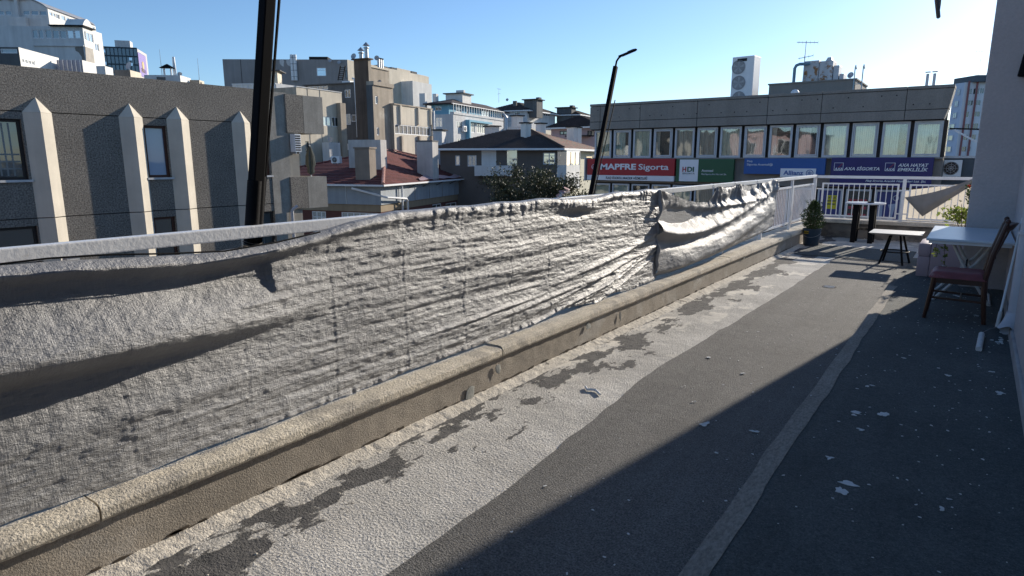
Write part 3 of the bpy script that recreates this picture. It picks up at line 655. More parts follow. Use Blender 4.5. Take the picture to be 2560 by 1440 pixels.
for i, a in enumerate(np.linspace(-2.40, -1.82, 6)): 
    p = np.array([c[0]+.1622*math.cos(a), c[1]+.1622*math.sin(a), .26]); t_ = np.array([-math.sin(a), math.cos(a), 0]); mb.obox(p, t_, (0, 0, 1), np.cross(t_, (0, 0, 1)), .010, .028, .0006); mb.obox(p+t_*.008, t_, (0, 0, 1), np.cross(t_, (0, 0, 1)), .003, .028 if i % 2 else .012, .0006)
mb.build('print_marks', black, stk)
# bar table
TX, TY = -1.72, 14.33
bt = thing('bar_table', 'white topped table on thick black legs with an ashtray', 'table', (TX, TY, 0))
oct_ = [(TX+.37*math.cos(a), TY+.37*math.sin(a)) for a in np.arange(8)*math.pi/4+math.pi/8]
mb = MB().prism([(x, y, .755) for x, y in oct_], (0, 0, .028)); topm = mat('white_table_top', (.70, .71, .73), .35, .06, 3, .05, 20); mb.build('table_top', topm, bt, bevel=.008)
for dx in (-.145, .145):
    for dy in (-.13, .13): MB().hexa([(TX+dx*1.05+i*.042, TY+dy*1.05+j*.042, 0) for i, j in ((-1,-1),(1,-1),(1,1),(-1,1))], [(TX+dx*.95+i*.05, TY+dy*.95+j*.05, .756) for i, j in ((-1,-1),(1,-1),(1,1),(-1,1))]).build('leg', black, bt)
for dy in (-.13, .13): MB().bar((TX-.1, TY+dy, .26), (TX+.1, TY+dy, .26), .02).build('stretcher', black, bt)
for dx in (-.145, .145): MB().bar((TX+dx, TY-.09, .31), (TX+dx, TY+.09, .31), .02).build('stretcher', black, bt)
ash = MB().lathe([(.055, 0), (.062, .02), (.066, .022), (.055, .021), (.045, .006)], (TX+.09, TY-.05, .783), 20); single(ash, 'ashtray', black, 'black ashtray on the white bar table', 'ashtray', smooth=True)
# low table with foot ring
LX, LY = -.92, 11.58
lt = thing('low_table', 'low square grey topped table on splayed black legs with a foot ring', 'table', (LX, LY, 0))
mb = MB().hexa([(LX-.30, LY-.29, .475), (LX+.30, LY-.29, .475), (LX+.30, LY+.29, .475), (LX-.30, LY+.29, .475)], [(LX-.355, LY-.33, .50), (LX+.355, LY-.33, .50), (LX+.355, LY+.33, .50), (LX-.355, LY+.33, .50)])
mb.build('table_top', mat('worn_pale_top', (.46, .45, .43), .55, .2, 6, .2, 40, col2=(.30, .28, .25), c2s=9, c2t=.66), lt, bevel=.004)
for a in (.6, 2.3, 3.9, 5.3): MB().tube([(LX+.10*math.cos(a), LY+.10*math.sin(a), .477), (LX+.25*math.cos(a), LY+.25*math.sin(a), .004)], .016, 10).build('leg', black, lt, smooth=True)
MB().tube([(LX+.195*math.cos(a), LY+.195*math.sin(a), .20) for a in np.linspace(0, 2*math.pi, 33)], .009, 8).build('foot_ring', black, lt, smooth=True)
# pink armchair (seen from behind)
ac = thing('armchair', 'dusty pink upholstered armchair with its back to the camera side', 'armchair', (-.2, 10.8, 0))
pk = mat('dusty_pink_leatherette', (.40, .295, .31), .55, .1, 3, .3, 22)
def cushion(parent, name, a, b_, r=.03): return MB().box(a, b_).build(name, pk, parent, bevel=r, smooth=True, ang=30)
cushion(ac, 'arm', (-.555, 10.46, .285), (-.40, 11.15, .475), .045); cushion(ac, 'arm_base', (-.55, 10.465, .01), (-.405, 11.14, .29), .012)
cushion(ac, 'arm', (.125, 10.46, .285), (.28, 11.15, .475), .045); cushion(ac, 'arm_base', (.13, 10.465, .01), (.275, 11.14, .29), .012)
cushion(ac, 'back', (-.402, 10.43, .012), (.127, 10.60, .555), .03); cushion(ac, 'seat', (-.40, 10.60, .05), (.125, 11.12, .36), .03)
# folding table
ft = thing('folding_table', 'white folding table with crossed tube legs against the wall', 'table', (.0, 9.0, 0))
ftop = mat('white_blue_table_top', (.56, .62, .68), .3, .08, 2, .05, 20, col2=(.66, .67, .68), c2s=1.5, c2t=.55)
MB().box((-.375, 8.23, .745), (.395, 9.87, .772)).build('table_top', ftop, ft, bevel=.008)
mb = MB()
for (y0, y1) in ((8.26, 8.285), (9.81, 9.835)): mb.box((-.35, y0, .715), (.37, y1, .746))
mb.box((-.352, 8.2851, .715), (-.33, 9.8099, .746)); mb.box((.35, 8.2851, .715), (.372, 9.8099, .746)); mb.build('frame', whitef, ft)
legm = mat('white_leg_tube', (.55, .54, .52), .45, .12, 8, col2=(.33, .25, .18), c2s=14, c2t=.68)
for y in (8.70, 9.42):
    MB().tube([(-.16, y, .735), (-.03, y, .47), (.27, y, .002)], .0165, 10).build('leg', legm, ft, smooth=True)
    MB().tube([(.25, y+.05, .735), (.10, y+.05, .47), (-.27, y+.05, .002)], .0165, 10).build('leg', legm, ft, smooth=True)
MB().tube([(-.27, 8.75, .02), (-.27, 9.47, .02)], .012, 8).build('foot_bar', legm, ft, smooth=True)
MB().tube([(.27, 8.70, .02), (.27, 9.42, .02)], .012, 8).build('foot_bar', legm, ft, smooth=True)
MB().tube([(.012, 8.69, .415), (.012, 9.48, .415)], .010, 8).build('pivot_bar', black, ft, smooth=True)
# ivy strands hanging below the table edge
for k, (x, zt_, zb_, lab) in enumerate([(-.30, .70, .44, 'short ivy strand hanging under the folding table edge'), (-.215, .72, .33, 'longer ivy strand with pale flower hanging under the folding table')]):
    g = thing('ivy_strand', lab, 'ivy', (x, 9.3, zb_)); mb = MB(); pts = [(x+.012*math.sin(z*20), 9.3+.01*math.cos(z*17), z) for z in np.linspace(.735, zb_, 9)]; mb.tube(pts, .003, 5); mb.build('stem', bark, g)
    mb = MB()
    for i in range(34): 
        z = rng.uniform(zb_, zt_); leaf(mb, (x+rng.gauss(0, .015), 9.3+rng.gauss(0, .015), z), rdir(rng, -.6), rng.uniform(.03, .05), rng.uniform(.025, .04))
    mb.build('leaves', ivyleaf, g)
    if k: MB().lathe([(.001, 0), (.02, .008), (.022, .016), (.004, .012)], (x+.01, 9.285, zb_), 12).build('flower', flake, g)
# wooden chair facing the kerb
CY0, CY1 = 7.66, 8.06
ch = thing('chair', 'dark brown wooden chair with a worn burgundy seat', 'chair', (0, 7.86, 0))
wood = mat('dark_brown_wood', (.055, .022, .014), .38, .3, 6, .2, 60, stretch=(1, 1, .2)); seatm = mat('burgundy_leatherette', (.20, .055, .06), .5, .25, 8, .3, 40, col2=(.30, .17, .16), c2s=12, c2t=.64)
for y in (CY0, CY1):
    MB().tube([(-.285, y, .003), (-.262, y, .20), (-.235, y, .45)], [.017, .020, .025], 8).build('front_leg', wood, ch, smooth=True)
    MB().tube([(.215, y, .003), (.19, y, .22), (.175, y, .46), (.21, y, .70), (.275, y, .98), (.285, y, 1.01)], [.02, .022, .026, .024, .021, .019], 8).build('back_leg', wood, ch, smooth=True)
    MB().lathe([(.004, .0), (.02, .006), (.024, .02), (.018, .036), (.006, .044)], (.287, y, 1.005), 12).build('finial', wood, ch, smooth=True)
    MB().bar((-.245, y, .235), (.19, y, .225), .016, .022).build('stretcher', wood, ch)
    MB().bar((-.225, y, .415), (.165, y, .415), .022, .055).build('seat_rail', wood, ch)
MB().bar((-.235, CY0+.026, .41), (-.235, CY1-.026, .41), .022, .05).build('seat_rail', wood, ch); MB().bar((.178, CY0+.026, .41), (.178, CY1-.026, .41), .022, .05).build('seat_rail', wood, ch)
MB().bar((-.0, CY0+.012, .23), (.0, CY1-.012, .23), .016, .02).build('stretcher', wood, ch)
u = np.linspace(0, 1, 24); v = np.linspace(0, 1, 18); mb = MB(); P = []
def sq(t): return np.sign(t)*abs(t)**.85
for a in u:
    for c_ in v:
        x, y = -.285+.48*a, CY0-.03+(CY1-CY0+.06)*c_; e = min(a, 1-a, c_*.9, (1-c_)*.9)
        P.append((x, y, .443+.062*min(1, (e/.10))**.5+.004*math.sin(x*60)*math.sin(y*40)*.5))
mb.v = P; mb.f = [(i*18+j, i*18+j+1, (i+1)*18+j+1, (i+1)*18+j) for i in range(23) for j in range(17)]
mb.box((-.28, CY0-.026, .438), (.19, CY1+.026, .4445)); mb.build('seat_cushion', seatm, ch, smooth=True)
yy = np.linspace(CY0+.01, CY1-.01, 12)
MB().add(sum([[(.285+.06*math.sin(math.pi*t)+.0, y, .925+.02*math.sin(math.pi*t)), (.305+.075*math.sin(math.pi*t), y, .985+.02*math.sin(math.pi*t)), (.285+.075*math.sin(math.pi*t), y, .99+.02*math.sin(math.pi*t)), (.262+.06*math.sin(math.pi*t), y, .925+.02*math.sin(math.pi*t))] for t, y in zip(np.linspace(0, 1, 12), yy)], []), [tuple(i*4+k for k in q) for i in range(11) for q in ((0, 1, 5, 4), (1, 2, 6, 5), (2, 3, 7, 6), (3, 0, 4, 7))]).build('top_rail', wood, ch, smooth=True)
MB().bar((.225, CY0+.02, .68), (.225, CY1-.02, .68), .02, .04).build('back_rail', wood, ch)
for k in range(4):
    y = CY0+.08+k*.08; MB().tube([(.225, y, .68), (.265, y, .80), (.305, y, .935)], .009, 8).build('spindle', wood, ch, smooth=True)
# paint roller on a long handle
pr = thing('paint_roller', 'paint roller on a long white pole leaning at the wall', 'paint roller', (.19, 6.8, 0))
a = np.array([.315, 7.50, .035]); tpt = np.array([.405, 7.95, 1.05]); d = tpt-a
MB().tube([a, a+d*.14], .017, 10).build('grip', legm, pr, smooth=True); MB().tube([a+d*.135, tpt], .011, 10).build('pole', whitef, pr, smooth=True)
e = onz(2455, 832, .03); e2 = onz(2448, 850, .03); e3 = onz(2447, 873, .03)
MB().tube([a, (a+e)/2+np.array([0, 0, .01]), e, e2], .004, 6).build('wire_frame', galv, pr, smooth=True)
MB().tube([e+(e3-e)*.1, e3], .024, 16).build('roller_sleeve', flake, pr, smooth=True)
# downspout
ds = thing('downspout', 'white downspout pipe with a broken outlet at the floor', 'downspout', (.4, 7.2, 0))
pipem = mat('dirty_white_pipe', (.50, .50, .53), .5, .12, 4, .2, 30, streak=.1)
MB().tube([(.425, 7.25, .22), (.425, 7.25, 6.1)], .062, 20).build('pipe', pipem, ds, smooth=True)
mb = MB(); P = []
for i, t in enumerate(np.linspace(0, 1, 10)):
    cc = np.array([.42-.05*t*t, 7.24-.10*t**1.5, .25-.16*t]); r = .066+.008*t; ax = np.array([-.35*t, -.55*t, -1.0]); ax /= np.linalg.norm(ax); u_ = np.cross(ax, (0, 1, 0)); u_ /= np.linalg.norm(u_); w_ = np.cross(ax, u_)
    P += [cc+r*(math.cos(q)*u_+math.sin(q)*w_)+(ax*.02*math.sin(q*3)*(t > .95)) for q in np.linspace(0, 2*math.pi, 20, endpoint=False)]
mb.add(P, [(i*20+k, i*20+(k+1) % 20, (i+1)*20+(k+1) % 20, (i+1)*20+k) for i in range(9) for k in range(20)]); mb.build('broken_outlet', pipem, ds, smooth=True)
MB().lathe([(.066, 0), (.075, .0), (.075, .03), (.066, .03)], (.425, 7.25, .95), 20).build('pipe_collar', pipem, ds, smooth=True)
mb = MB()
for i in range(14): blob(mb, .33+rng.gauss(0, .03), 7.0+rng.gauss(0, .12), .0135, .02, .012, rng.uniform(0, 3), 7, .006)
mb.build('fallen_plaster', flake, ds, kind='stuff')
# wall lamp on the pier
wl_ = thing('wall_lamp', 'black box wall lamp high on the stucco wall', 'lamp', (.36, 9.88, 2.7)); pz = ony(2556, 165, 9.8)
MB().obox((pz[0]+.10, 9.80, pz[2]), (1, 0, -.12), (0, 1, 0), (.12, 0, 1), .24, .10, .26).build('housing', black, wl_, bevel=.02); MB().box((pz[0]+.08, 9.84, pz[2]-.05), (pz[0]+.14, 9.905, pz[2]+.05)).build('bracket', black, wl_)
# awning arm end above
aw = thing('awning_arm', 'grey awning rod with a strip of cloth overhead', 'awning', (.4, 2.6, 3.4))
t0 = ony(2346, 42, 4.0); t1 = ony(2339, -30, 3.62); dv = t1-t0; t2 = t0+dv*4.0; awm = mat('awning_rod_grey', (.16, .16, .17), .5, .15, 10)
MB().tube([t0, t2], .0095, 10).build('rod', awm, aw, smooth=True); MB().tube([t2, np.array([.43, t2[1]-.1, t2[2]+.05])], .0095, 8).build('bracket', awm, aw, smooth=True)
mb = MB(); off = np.array([.016, .0, .0]); n_ = 16; P = []
for i in range(n_):
    t = .22+3.7*i/(n_-1); q = t0+dv*t; w = .004+.030*min(1, (t-.2)*.9); P += [q+np.array([.006, -.012, 0]), q+np.array([.006+w*.8, -.012+.02*math.sin(i), w*.3])]
mb.add(P, [(2*i, 2*i+1, 2*i+3, 2*i+2) for i in range(n_-1)]); mb.prism([P[0], P[1], P[3]], (0, .003, 0)); mb.build('cloth_strip', mat('pale_awning_cloth', (.5, .46, .40), .8, .2, 20, .4, 60), aw, smooth=True)
# flowering plant behind the wall corner
fp = thing('flowering_plant', 'yellow green leafy plant with red flower behind the wall corner', 'plant', (-.10, 12.3, 0))
MB().lathe([(.13, .002), (.17, .30), (.18, .30), (.18, .34), (.16, .34), (.15, .30)], (-.10, 12.3, 0), 24).build('pot', mat('terracotta', (.30, .13, .08), .85, .15, 6), fp, smooth=True)
mb = MB()
for k in range(7): 
    a = k*.9; mb.tube([(-.10, 12.3, .3), (-.10+.07*math.cos(a), 12.3+.07*math.sin(a), .6), (-.12+.15*math.cos(a), 12.3+.12*math.sin(a), .8+.06*(k % 3))], [.008, .006, .003], 5)
mb.tube([(-.10, 12.3, .3), (-.05, 12.3, .8), (-.07, 12.28, 1.2)], [.008, .006, .003], 5); mb.build('stems', bark, fp)
mb = MB()
for i in range(240): leaf(mb, (-.13+rng.gauss(0, .12), 12.3+rng.gauss(0, .09), .74+rng.gauss(0, .07)), rdir(rng, .3), rng.uniform(.05, .09), rng.uniform(.035, .06))
mb.build('leaves', leafmat('yellow_green_leaf', (.22, .27, .05), .35), fp)
mb = MB()
for i in range(90): leaf(mb, (-.06+rng.gauss(0, .03), 12.28+rng.gauss(0, .04), 1.08+rng.gauss(0, .08)), rdir(rng, .3), .06, .035)
mb.build('upper_leaves', boxleaf, fp)
mb = MB()
for i in range(26): leaf(mb, (-.085, 12.27, 1.20), rdir(rng, .5), .035, .025)
mb.build('flower', mat('red_petal', (.5, .05, .03), .6), fp)
# ================================================================ BUILDINGS
GZ = -9.0
class Face:
    def __init__(s, O, d, n): s.O = np.array(O, float)*np.array([1, 1, 0]); s.d = np.array(d, float); s.n = np.array(n, float)
    def at(s, x, y):
        r = ray(x, y); t = ((s.O-EYE*np.array([1, 1, 0]))@s.n)/(r@s.n); P = EYE+t*r; return float((P-s.O)@s.d), float(P[2])
    def p(s, u, z, w=0.): q = s.O+s.d*u+s.n*w; return np.array([q[0], q[1], z])
    def rect(s, x0, y0, x1, y1):
        ym = (y0+y1)/2; xm = (x0+x1)/2; ua, ub = s.at(x0, ym)[0], s.at(x1, ym)[0]; za, zb_ = s.at(xm, y1)[1], s.at(xm, y0)[1]
        return min(ua, ub), max(ua, ub), min(za, zb_), max(za, zb_)
    def box(s, mb, u0, u1, z0, z1, w0, w1):
        q = [(u0, w0), (u1, w0), (u1, w1), (u0, w1)]; return mb.hexa([s.p(u, z0, w) for u, w in q], [s.p(u, z1, w) for u, w in q])
    def shift(s, w): return Face(s.O+s.n*w, s.d, s.n)
def wall(parent, F, u0, u1, z0, z1, holes, mt, t=.15, name='wall', ends=False, wave=None):
    us = sorted(set([u0, u1]+[v for h in holes for v in h[:2] if u0 < v < u1])); zs = sorted(set([z0, z1]+[v for h in holes for v in h[2:] if z0 < v < z1]))
    mb = MB()
    hit = lambda u, z: any(h[0] < u < h[1] and h[2] < z < h[3] for h in holes)
    for i in range(len(us)-1):
        for j in range(len(zs)-1):
            if not hit((us[i]+us[i+1])/2, (zs[j]+zs[j+1])/2): mb.quad(F.p(us[i], zs[j]), F.p(us[i+1], zs[j]), F.p(us[i+1], zs[j+1]), F.p(us[i], zs[j+1]))
    for (a, b_, c, d) in holes:
        for (p, q) in (((a, c), (b_, c)), ((b_, c), (b_, d)), ((b_, d), (a, d)), ((a, d), (a, c))): mb.quad(F.p(*p), F.p(*q), F.p(q[0], q[1], -t), F.p(p[0], p[1], -t))
    if ends:
        for (p, q) in (((u0, z0), (u1, z0)), ((u1, z0), (u1, z1)), ((u1, z1), (u0, z1)), ((u0, z1), (u0, z0))): mb.quad(F.p(*p), F.p(*q), F.p(q[0], q[1], -t), F.p(p[0], p[1], -t))
    return mb.build(name, mt, parent)
def window(parent, F, r, fm, gm, nx=1, ny=1, fw=.05, t=.10, sill=None, shade=None, panes=True):
    u0, u1, z0, z1 = r; mb = MB()
    F.box(mb, u0, u1, z0, z0+fw, -t, -t+.05); F.box(mb, u0, u1, z1-fw, z1, -t, -t+.05); F.box(mb, u0, u0+fw, z0+fw, z1-fw, -t, -t+.05); F.box(mb, u1-fw, u1, z0+fw, z1-fw, -t, -t+.05)
    for i in range(1, nx): u = u0+(u1-u0)*i/nx; F.box(mb, u-fw*.5, u+fw*.5, z0+fw, z1-fw, -t, -t+.048)
    for j in range(1, ny):
        z = z0+(z1-z0)*(.72 if ny == 2 else j/ny)
        F.box(mb, u0+fw, u1-fw, z-fw*.35, z+fw*.35, -t, -t+.046)
    w = mb.build('window', fm, parent); mb = MB()
    F.box(mb, u0+.01, u1-.01, z0+.01, z1-.01, -t-.03, -t+.012); mb.build('pane', gm, w)
    if sill is not None: mb = MB(); F.box(mb, u0-.06, u1+.06, z0-.06, z0, -t, .06); mb.build('sill', sill, w)
    return w
class Bld:
    def __init__(s, name, label, corner, a1, a2, zb=GZ, cat='building', group=None):
        s.c = np.array([corner[0], corner[1], 0.]); s.t = thing(name, label, cat, (corner[0], corner[1], zb), group); s.d1, s.d2 = azd(a1), azd(a2)
        s.R = Face(s.c, s.d1, azd(a1+90)); s.L = Face(s.c, s.d2, azd(a2-90)); s.zb = zb
    def foot(s, r, l_, e=0.):
        c = s.c; i = lambda u, v: c+s.d1*u+s.d2*v
        return [i(-e, -e), i(r+e, -e), i(r+e, l_+e), i(-e, l_+e)]
    def core(s, r, l_, z0, z1, mt, inset=.16, name='core', e=0.):
        a = -inset if not e else e; P = s.foot(r, l_, a); lo = [p+np.array([0, 0, z0]) for p in P]; hi = [p+np.array([0, 0, z1]) for p in P]
        return MB().hexa(lo, hi).build(name, mt, s.t)
def z1_(x, y): return x/2.25, y/2.25
def z2_(x, y): return 540+x/3, 80+y/3
def z3_(x, y): return 1040+x/4.236, 200+y/4.236
def z4_(x, y): return 1460+x/3.6, 100+y/3.6
def z5_(x, y): return 1940+x/3.429, 80+y/3.429
def z6_(x, y): return x/6, y/6
def z7_(x, y): return 240+x/7.53, 80+y/7.53
def dish(loc, r, toward, label, m=metaldish):
    r *= .5; t = thing('satellite_dish', label, 'satellite dish', loc); loc = np.array(loc, float); k = np.array(toward, float); k /= np.linalg.norm(k)
    c = loc+np.array([0, 0, r*1.3]); u = np.cross(k, (0, 0, 1)); u /= np.linalg.norm(u); w = np.cross(u, k); n_ = 18; P = [c-k*.22*r]
    for rr, dd in ((.5, -.16), (1.0, 0.)):
        P += [c+k*dd*r+rr*r*(math.cos(a)*u+math.sin(a)*w) for a in np.linspace(0, 6.283, n_, endpoint=False)]
    fs = [(0, 1+i, 1+(i+1) % n_) for i in range(n_)]+[(1+i, 1+n_+i, 1+n_+(i+1) % n_, 1+(i+1) % n_) for i in range(n_)]
    MB().add(P, fs).build('reflector', m, t, smooth=True); MB().tube([loc, c-k*.25*r], .03*r+.012, 6).build('mast', galv, t)
    MB().tube([c-w*r*.9, c+k*r*.75-w*.1*r], .018*r+.006, 5).build('feed_arm', galv, t); return t
def ac_unit(face, u, z, w_, h_, label, d=.28):
    p = face.p(u, z); t = thing('air_conditioner', label, 'air conditioner', p)
    mb = MB(); face.box(mb, u, u+w_, z, z+h_, .06, .06+d); mb.build('casing', whitef, t, bevel=.015)
    c = face.p(u+w_*.42, z+h_*.5, .065+d); mb = MB(); n_ = 20; r = h_*.4
    mb.add([c+face.n*.004+r*(math.cos(a)*face.d+math.sin(a)*np.array([0, 0, 1])) for a in np.linspace(0, 6.283, n_, endpoint=False)], [tuple(range(n_))]); g = mb.build('fan_opening', darkf, t)
    mb = MB()
    for rr in (.3, .6, .95): mb.tube([c+face.n*.012+r*rr*(math.cos(a)*face.d+math.sin(a)*np.array([0, 0, 1])) for a in np.linspace(0, 6.283, 21)], .006, 4)
    for a in np.linspace(0, 6.28, 8, endpoint=False): mb.bar(c+face.n*.012, c+face.n*.012+r*(math.cos(a)*face.d+math.sin(a)*np.array([0, 0, 1])), .008)
    mb.build('guard', galv, g); mb = MB()
    for q in (.15, .75): face.box(mb, u+w_*q, u+w_*q+.03, z-.04, z, 0, .06+d)
    mb.build('bracket', galv, t); return t
def chimney(parent, c, ax, sx, sy, z0, z1, mt, cap=None, capm=None, name='chimney'):
    ay = np.cross((0, 0, 1), ax); c = np.array(c, float); o = MB().obox((c[0], c[1], (z0+z1)/2), ax, ay, (0, 0, 1), sx, sy, z1-z0).build(name, mt, parent, bevel=.01)
    if cap: MB().obox((c[0], c[1], z1+.05), ax, ay, (0, 0, 1), sx+cap, sy+cap, .09).build('cap', capm or mt, o)
    return o
def tiled(mb, A, B, C, D, rows, step=.035):
    """stepped courses from eave A-B up to ridge D-C"""
    A, B, C, D = [np.array(p, float) for p in (A, B, C, D)]; nrm = np.cross(B-A, D-A); nrm /= np.linalg.norm(nrm); nrm = nrm if nrm[2] > 0 else -nrm
    for i in range(rows):
        t0, t1 = i/rows, (i+1)/rows; a, b_, c, d = A+(D-A)*t0, B+(C-B)*t0, B+(C-B)*t1, A+(D-A)*t1
        lo = nrm*step; mb.quad(a+lo, b_+lo, c, d); mb.quad(a, b_, b_+lo, a+lo)
def ridge(parent, A, B, n_, m_, r=.09):
    A, B = np.array(A, float), np.array(B, float); d = (B-A)/n_; sd = np.cross(d, (0, 0, 1)); sd /= np.linalg.norm(sd); up = np.cross(sd, d); up /= np.linalg.norm(up); first = None
    for i in range(n_):
        a = A+d*i; b_ = a+d*1.06
        if first is None:
            P = [q+r*s_*(math.cos(k)*sd+math.sin(k)*up) for q, s_ in ((a, 1.12), (b_, .9)) for k in np.linspace(0, math.pi, 6)]
            first = MB().add(P, [(k, k+1, k+7, k+6) for k in range(5)]+[tuple(range(6)), tuple(range(11, 5, -1))]).build('ridge_tile', m_, parent); f0 = Vector(first.location)
        else: inst(first, parent, f0+Vector(d*i))
def antenna(base, h, label, kind=0):
    base = np.array(base, float); t = thing('antenna', label, 'antenna', base); MB().tube([base, base+np.array([0, 0, h])], [.03, .014], 6).build('mast', galv, t)
    if kind:
        for k, (f, L) in enumerate(((.97, .55), (.62, .38))):
            c = base+np.array([0, 0, h*f]); e = c+np.array([L*h*.55, -L*h*.25, .02 if k else -.1]); mb = MB().tube([c-(e-c)*.8, e], .015, 5)
            for q in np.linspace(.1, 1, 6 if not k else 4): m_ = c-(e-c)*.8+(e-c)*1.8*q; mb.bar(m_+np.array([0, 0, -.14*h*.3]), m_+np.array([0, 0, .14*h*.3]), .012)
            mb.build('yagi', galv, t)
    return t
# ---------------------------------------------------------------- A: pebble-dash block with ribs
FA = Face((-20, 0, 0), (0, 1, 0), (1, 0, 0))
A = thing('concrete_building', 'grey pebble dash building with pale pointed concrete ribs', 'building', (-20, 8, GZ))
MB().box((-31, -14, GZ), (-20.28, 14.28, 3.9)).build('core', flatroof, A)
W3 = (12.93, 13.50, 1.08, 2.58)
wins = [(4.9, 6.40, 1.10, 2.62), (9.40, 10.06, 1.085, 2.60), W3, (.6, 2.1, 1.10, 2.62), (4.9, 6.42, -1.6, -.10), (9.40, 10.06, -1.6, -.10), (12.93, 13.53, -1.6, -.16)]
rows = [(2.832, 3.93), (.112, 2.808), (-2.62, .088), (-5.4, -2.645), (GZ, -5.425)]
for (a, b_) in rows:
    prev = -14.0
    for ce in (-8.0, -3.5, 4.4, 13.53):
        hs = [h for h in wins if prev < (h[0]+h[1])/2 < ce and a-.3 < (h[2]+h[3])/2 < b_+.3]
        hs = [(h[0], h[1], max(h[2], a), min(h[3], b_)) for h in hs]
        wall(A, FA, prev+.004, ce-.004, a, b_, hs, pebble, .2, 'wall_panel', True); prev = ce
mb = MB(); FA.box(mb, -14, 14.28, GZ, 3.90, -.27, -.19)
MB().box((-20.24, -14, GZ), (-20.19, 13.5, 3.9)).build('joint_backing', dkgap, A)
mb = MB(); FA.box(mb, 13.535, 14.30, GZ, 3.90, -.2, .02); mb.build('board_pier', board, A)
mb = MB(); FA.box(mb, 13.54, 14.70, GZ, 3.6, -2.5, -.0); mb.build('board_return', mat('board_concrete_pale', (.36, .33, .28), .9, .18, 2.5, .4, 30, streak=.35), A)
gA = glass('glass_white_net_curtain', (.34, .44, .58), .04); gW = glass('glass_dark_curtain', (.035, .045, .045), .12)
for i, h in enumerate(wins):
    fm = brownf if i in (1, 2, 5) else darkf; w = window(A, FA, h, fm, gA if i in (1, 2) else gW, 1, 1, .075, .14, whtg)
    if i in (0, 3):
        cu = MB()
        for k in range(9): q = FA.at(0, 0); FA.box(cu, h[0]+.1+k*.14, h[0]+.14+k*.14, h[2]+.1, h[3]-.1, -.15, -.125)
        for k in range(3): FA.box(cu, h[0]+.1, h[1]-.1, h[2]+.62-k*.18, h[2]+.66-k*.18, -.15, -.122)
        cu.build('curtain', mat('net_curtain', (.25, .26, .25), .9), w)
for i, (a, c, b_) in enumerate([(4.15, 4.47, 4.80), (6.45, 6.78, 7.10), (8.74, 9.06, 9.39), (10.08, 10.42, 10.76), (12.18, 12.51, 12.84), (-.6, -.27, .06), (2.2, 2.53, 2.86)]):
    zs_ = 2.80; pk_ = .21; mb = MB(); zj = [(GZ, -2.645), (-2.62, .088), (.112, zs_)]
    for (q0, q1) in zj: mb.hexa([FA.p(a, q0), FA.p(b_, q0), FA.p(c, q0, pk_)], [FA.p(a, q1), FA.p(b_, q1), FA.p(c, q1, pk_)])
    P = [FA.p(a-.01, zs_), FA.p(b_+.01, zs_), FA.p(c, zs_, pk_+.01), FA.p(c, 3.19)]
    mb.add(P, [(0, 2, 3), (2, 1, 3), (0, 1, 2)]); mb.build('rib', pilmat, A)
# corner balcony boxes
def bbox(u0, um, u1, z0, z1, depth, hollow):
    mb = MB(); FA.box(mb, u0, um, z0, z1, -.14, .085); o = mb.build('balcony_panel', pebble, A)
    mb = MB(); FA.box(mb, um+.012, u1, z0-.01, z1, -.14, .085); o = mb.build('balcony_panel', board, A)
    mb = MB(); FA.box(mb, u1-.14, u1-.002, z0, z1-.002, -depth, -.142); o = mb.build('balcony_panel', board, A)
    mb = MB(); FA.box(mb, 14.72, u1-.142, z0, z0+.2 if hollow else z1-.01, -depth, -.142); o = mb.build('balcony_slab', board, A)
bbox(14.22, 14.93, 15.80, 2.55, 3.86, 2.4, False); bbox(14.22, 14.93, 15.80, -.13, 1.0, 2.4, True)
acs = thing('air_conditioner', 'slatted white air conditioner under the upper balcony box', 'air conditioner', FA.p(14.4, 1.9)); mb = MB(); FA.box(mb, 14.34, 14.60, 1.88, 2.50, .03, .30); mb.build('casing', whitef, acs, bevel=.01)
for k in range(7): mb = MB(); FA.box(mb, 14.36, 14.58, 1.93+k*.08, 1.97+k*.08, .298, .306); mb.build('slot', dkgap, acs)
mb = MB(); FA.box(mb, 14.38, 14.42, 1.82, 1.88, 0.02, .28); FA.box(mb, 14.52, 14.56, 1.82, 1.88, 0.02, .28); mb.build('bracket', galv, acs)
mb = MB(); pv = [FA.p(u, z, w) for u, z, w in ((14.34, -.02, .22), (14.20, -.12, .16), (14.18, -.2, .10), (14.18, -3, .10))]; mb.tube(pv, .055, 8); single(mb, 'drain_pipe', pipem, 'white drain pipe below the concrete balcony', 'pipe', smooth=True)
um = thing('parasol', 'folded grey parasol standing in the concrete balcony', 'parasol', FA.p(15.5, .1, -.42)); b0 = FA.p(15.5, 0, -.42)
MB().tube([b0+np.array([0, 0, .1]), b0+np.array([0, 0, 2.15])], .022, 8).build('pole', whitef, um)
mb = MB(); prof = [(.03, 1.05), (.11, 1.15), (.10, 1.3), (.15, 1.45), (.13, 1.75), (.06, 2.02), (.015, 2.12)]; P = []
for r, z in prof: P += [b0+np.array([r*(1+.25*math.cos(6*a))*math.cos(a), r*(1+.25*math.cos(6*a))*math.sin(a), z]) for a in np.linspace(0, 6.283, 24, endpoint=False)]
mb.add(P, [(i*24+k, i*24+(k+1) % 24, (i+1)*24+(k+1) % 24, (i+1)*24+k) for i in range(6) for k in range(24)]); mb.build('canopy', mat('grey_green_canvas', (.10, .105, .09), .9, .2, 8), um, smooth=True)
mb = MB().lathe([(.25, 0), (.25, .06), (.05, .09)], b0+np.array([0, 0, .07]), 16); mb.build('base', board, um)
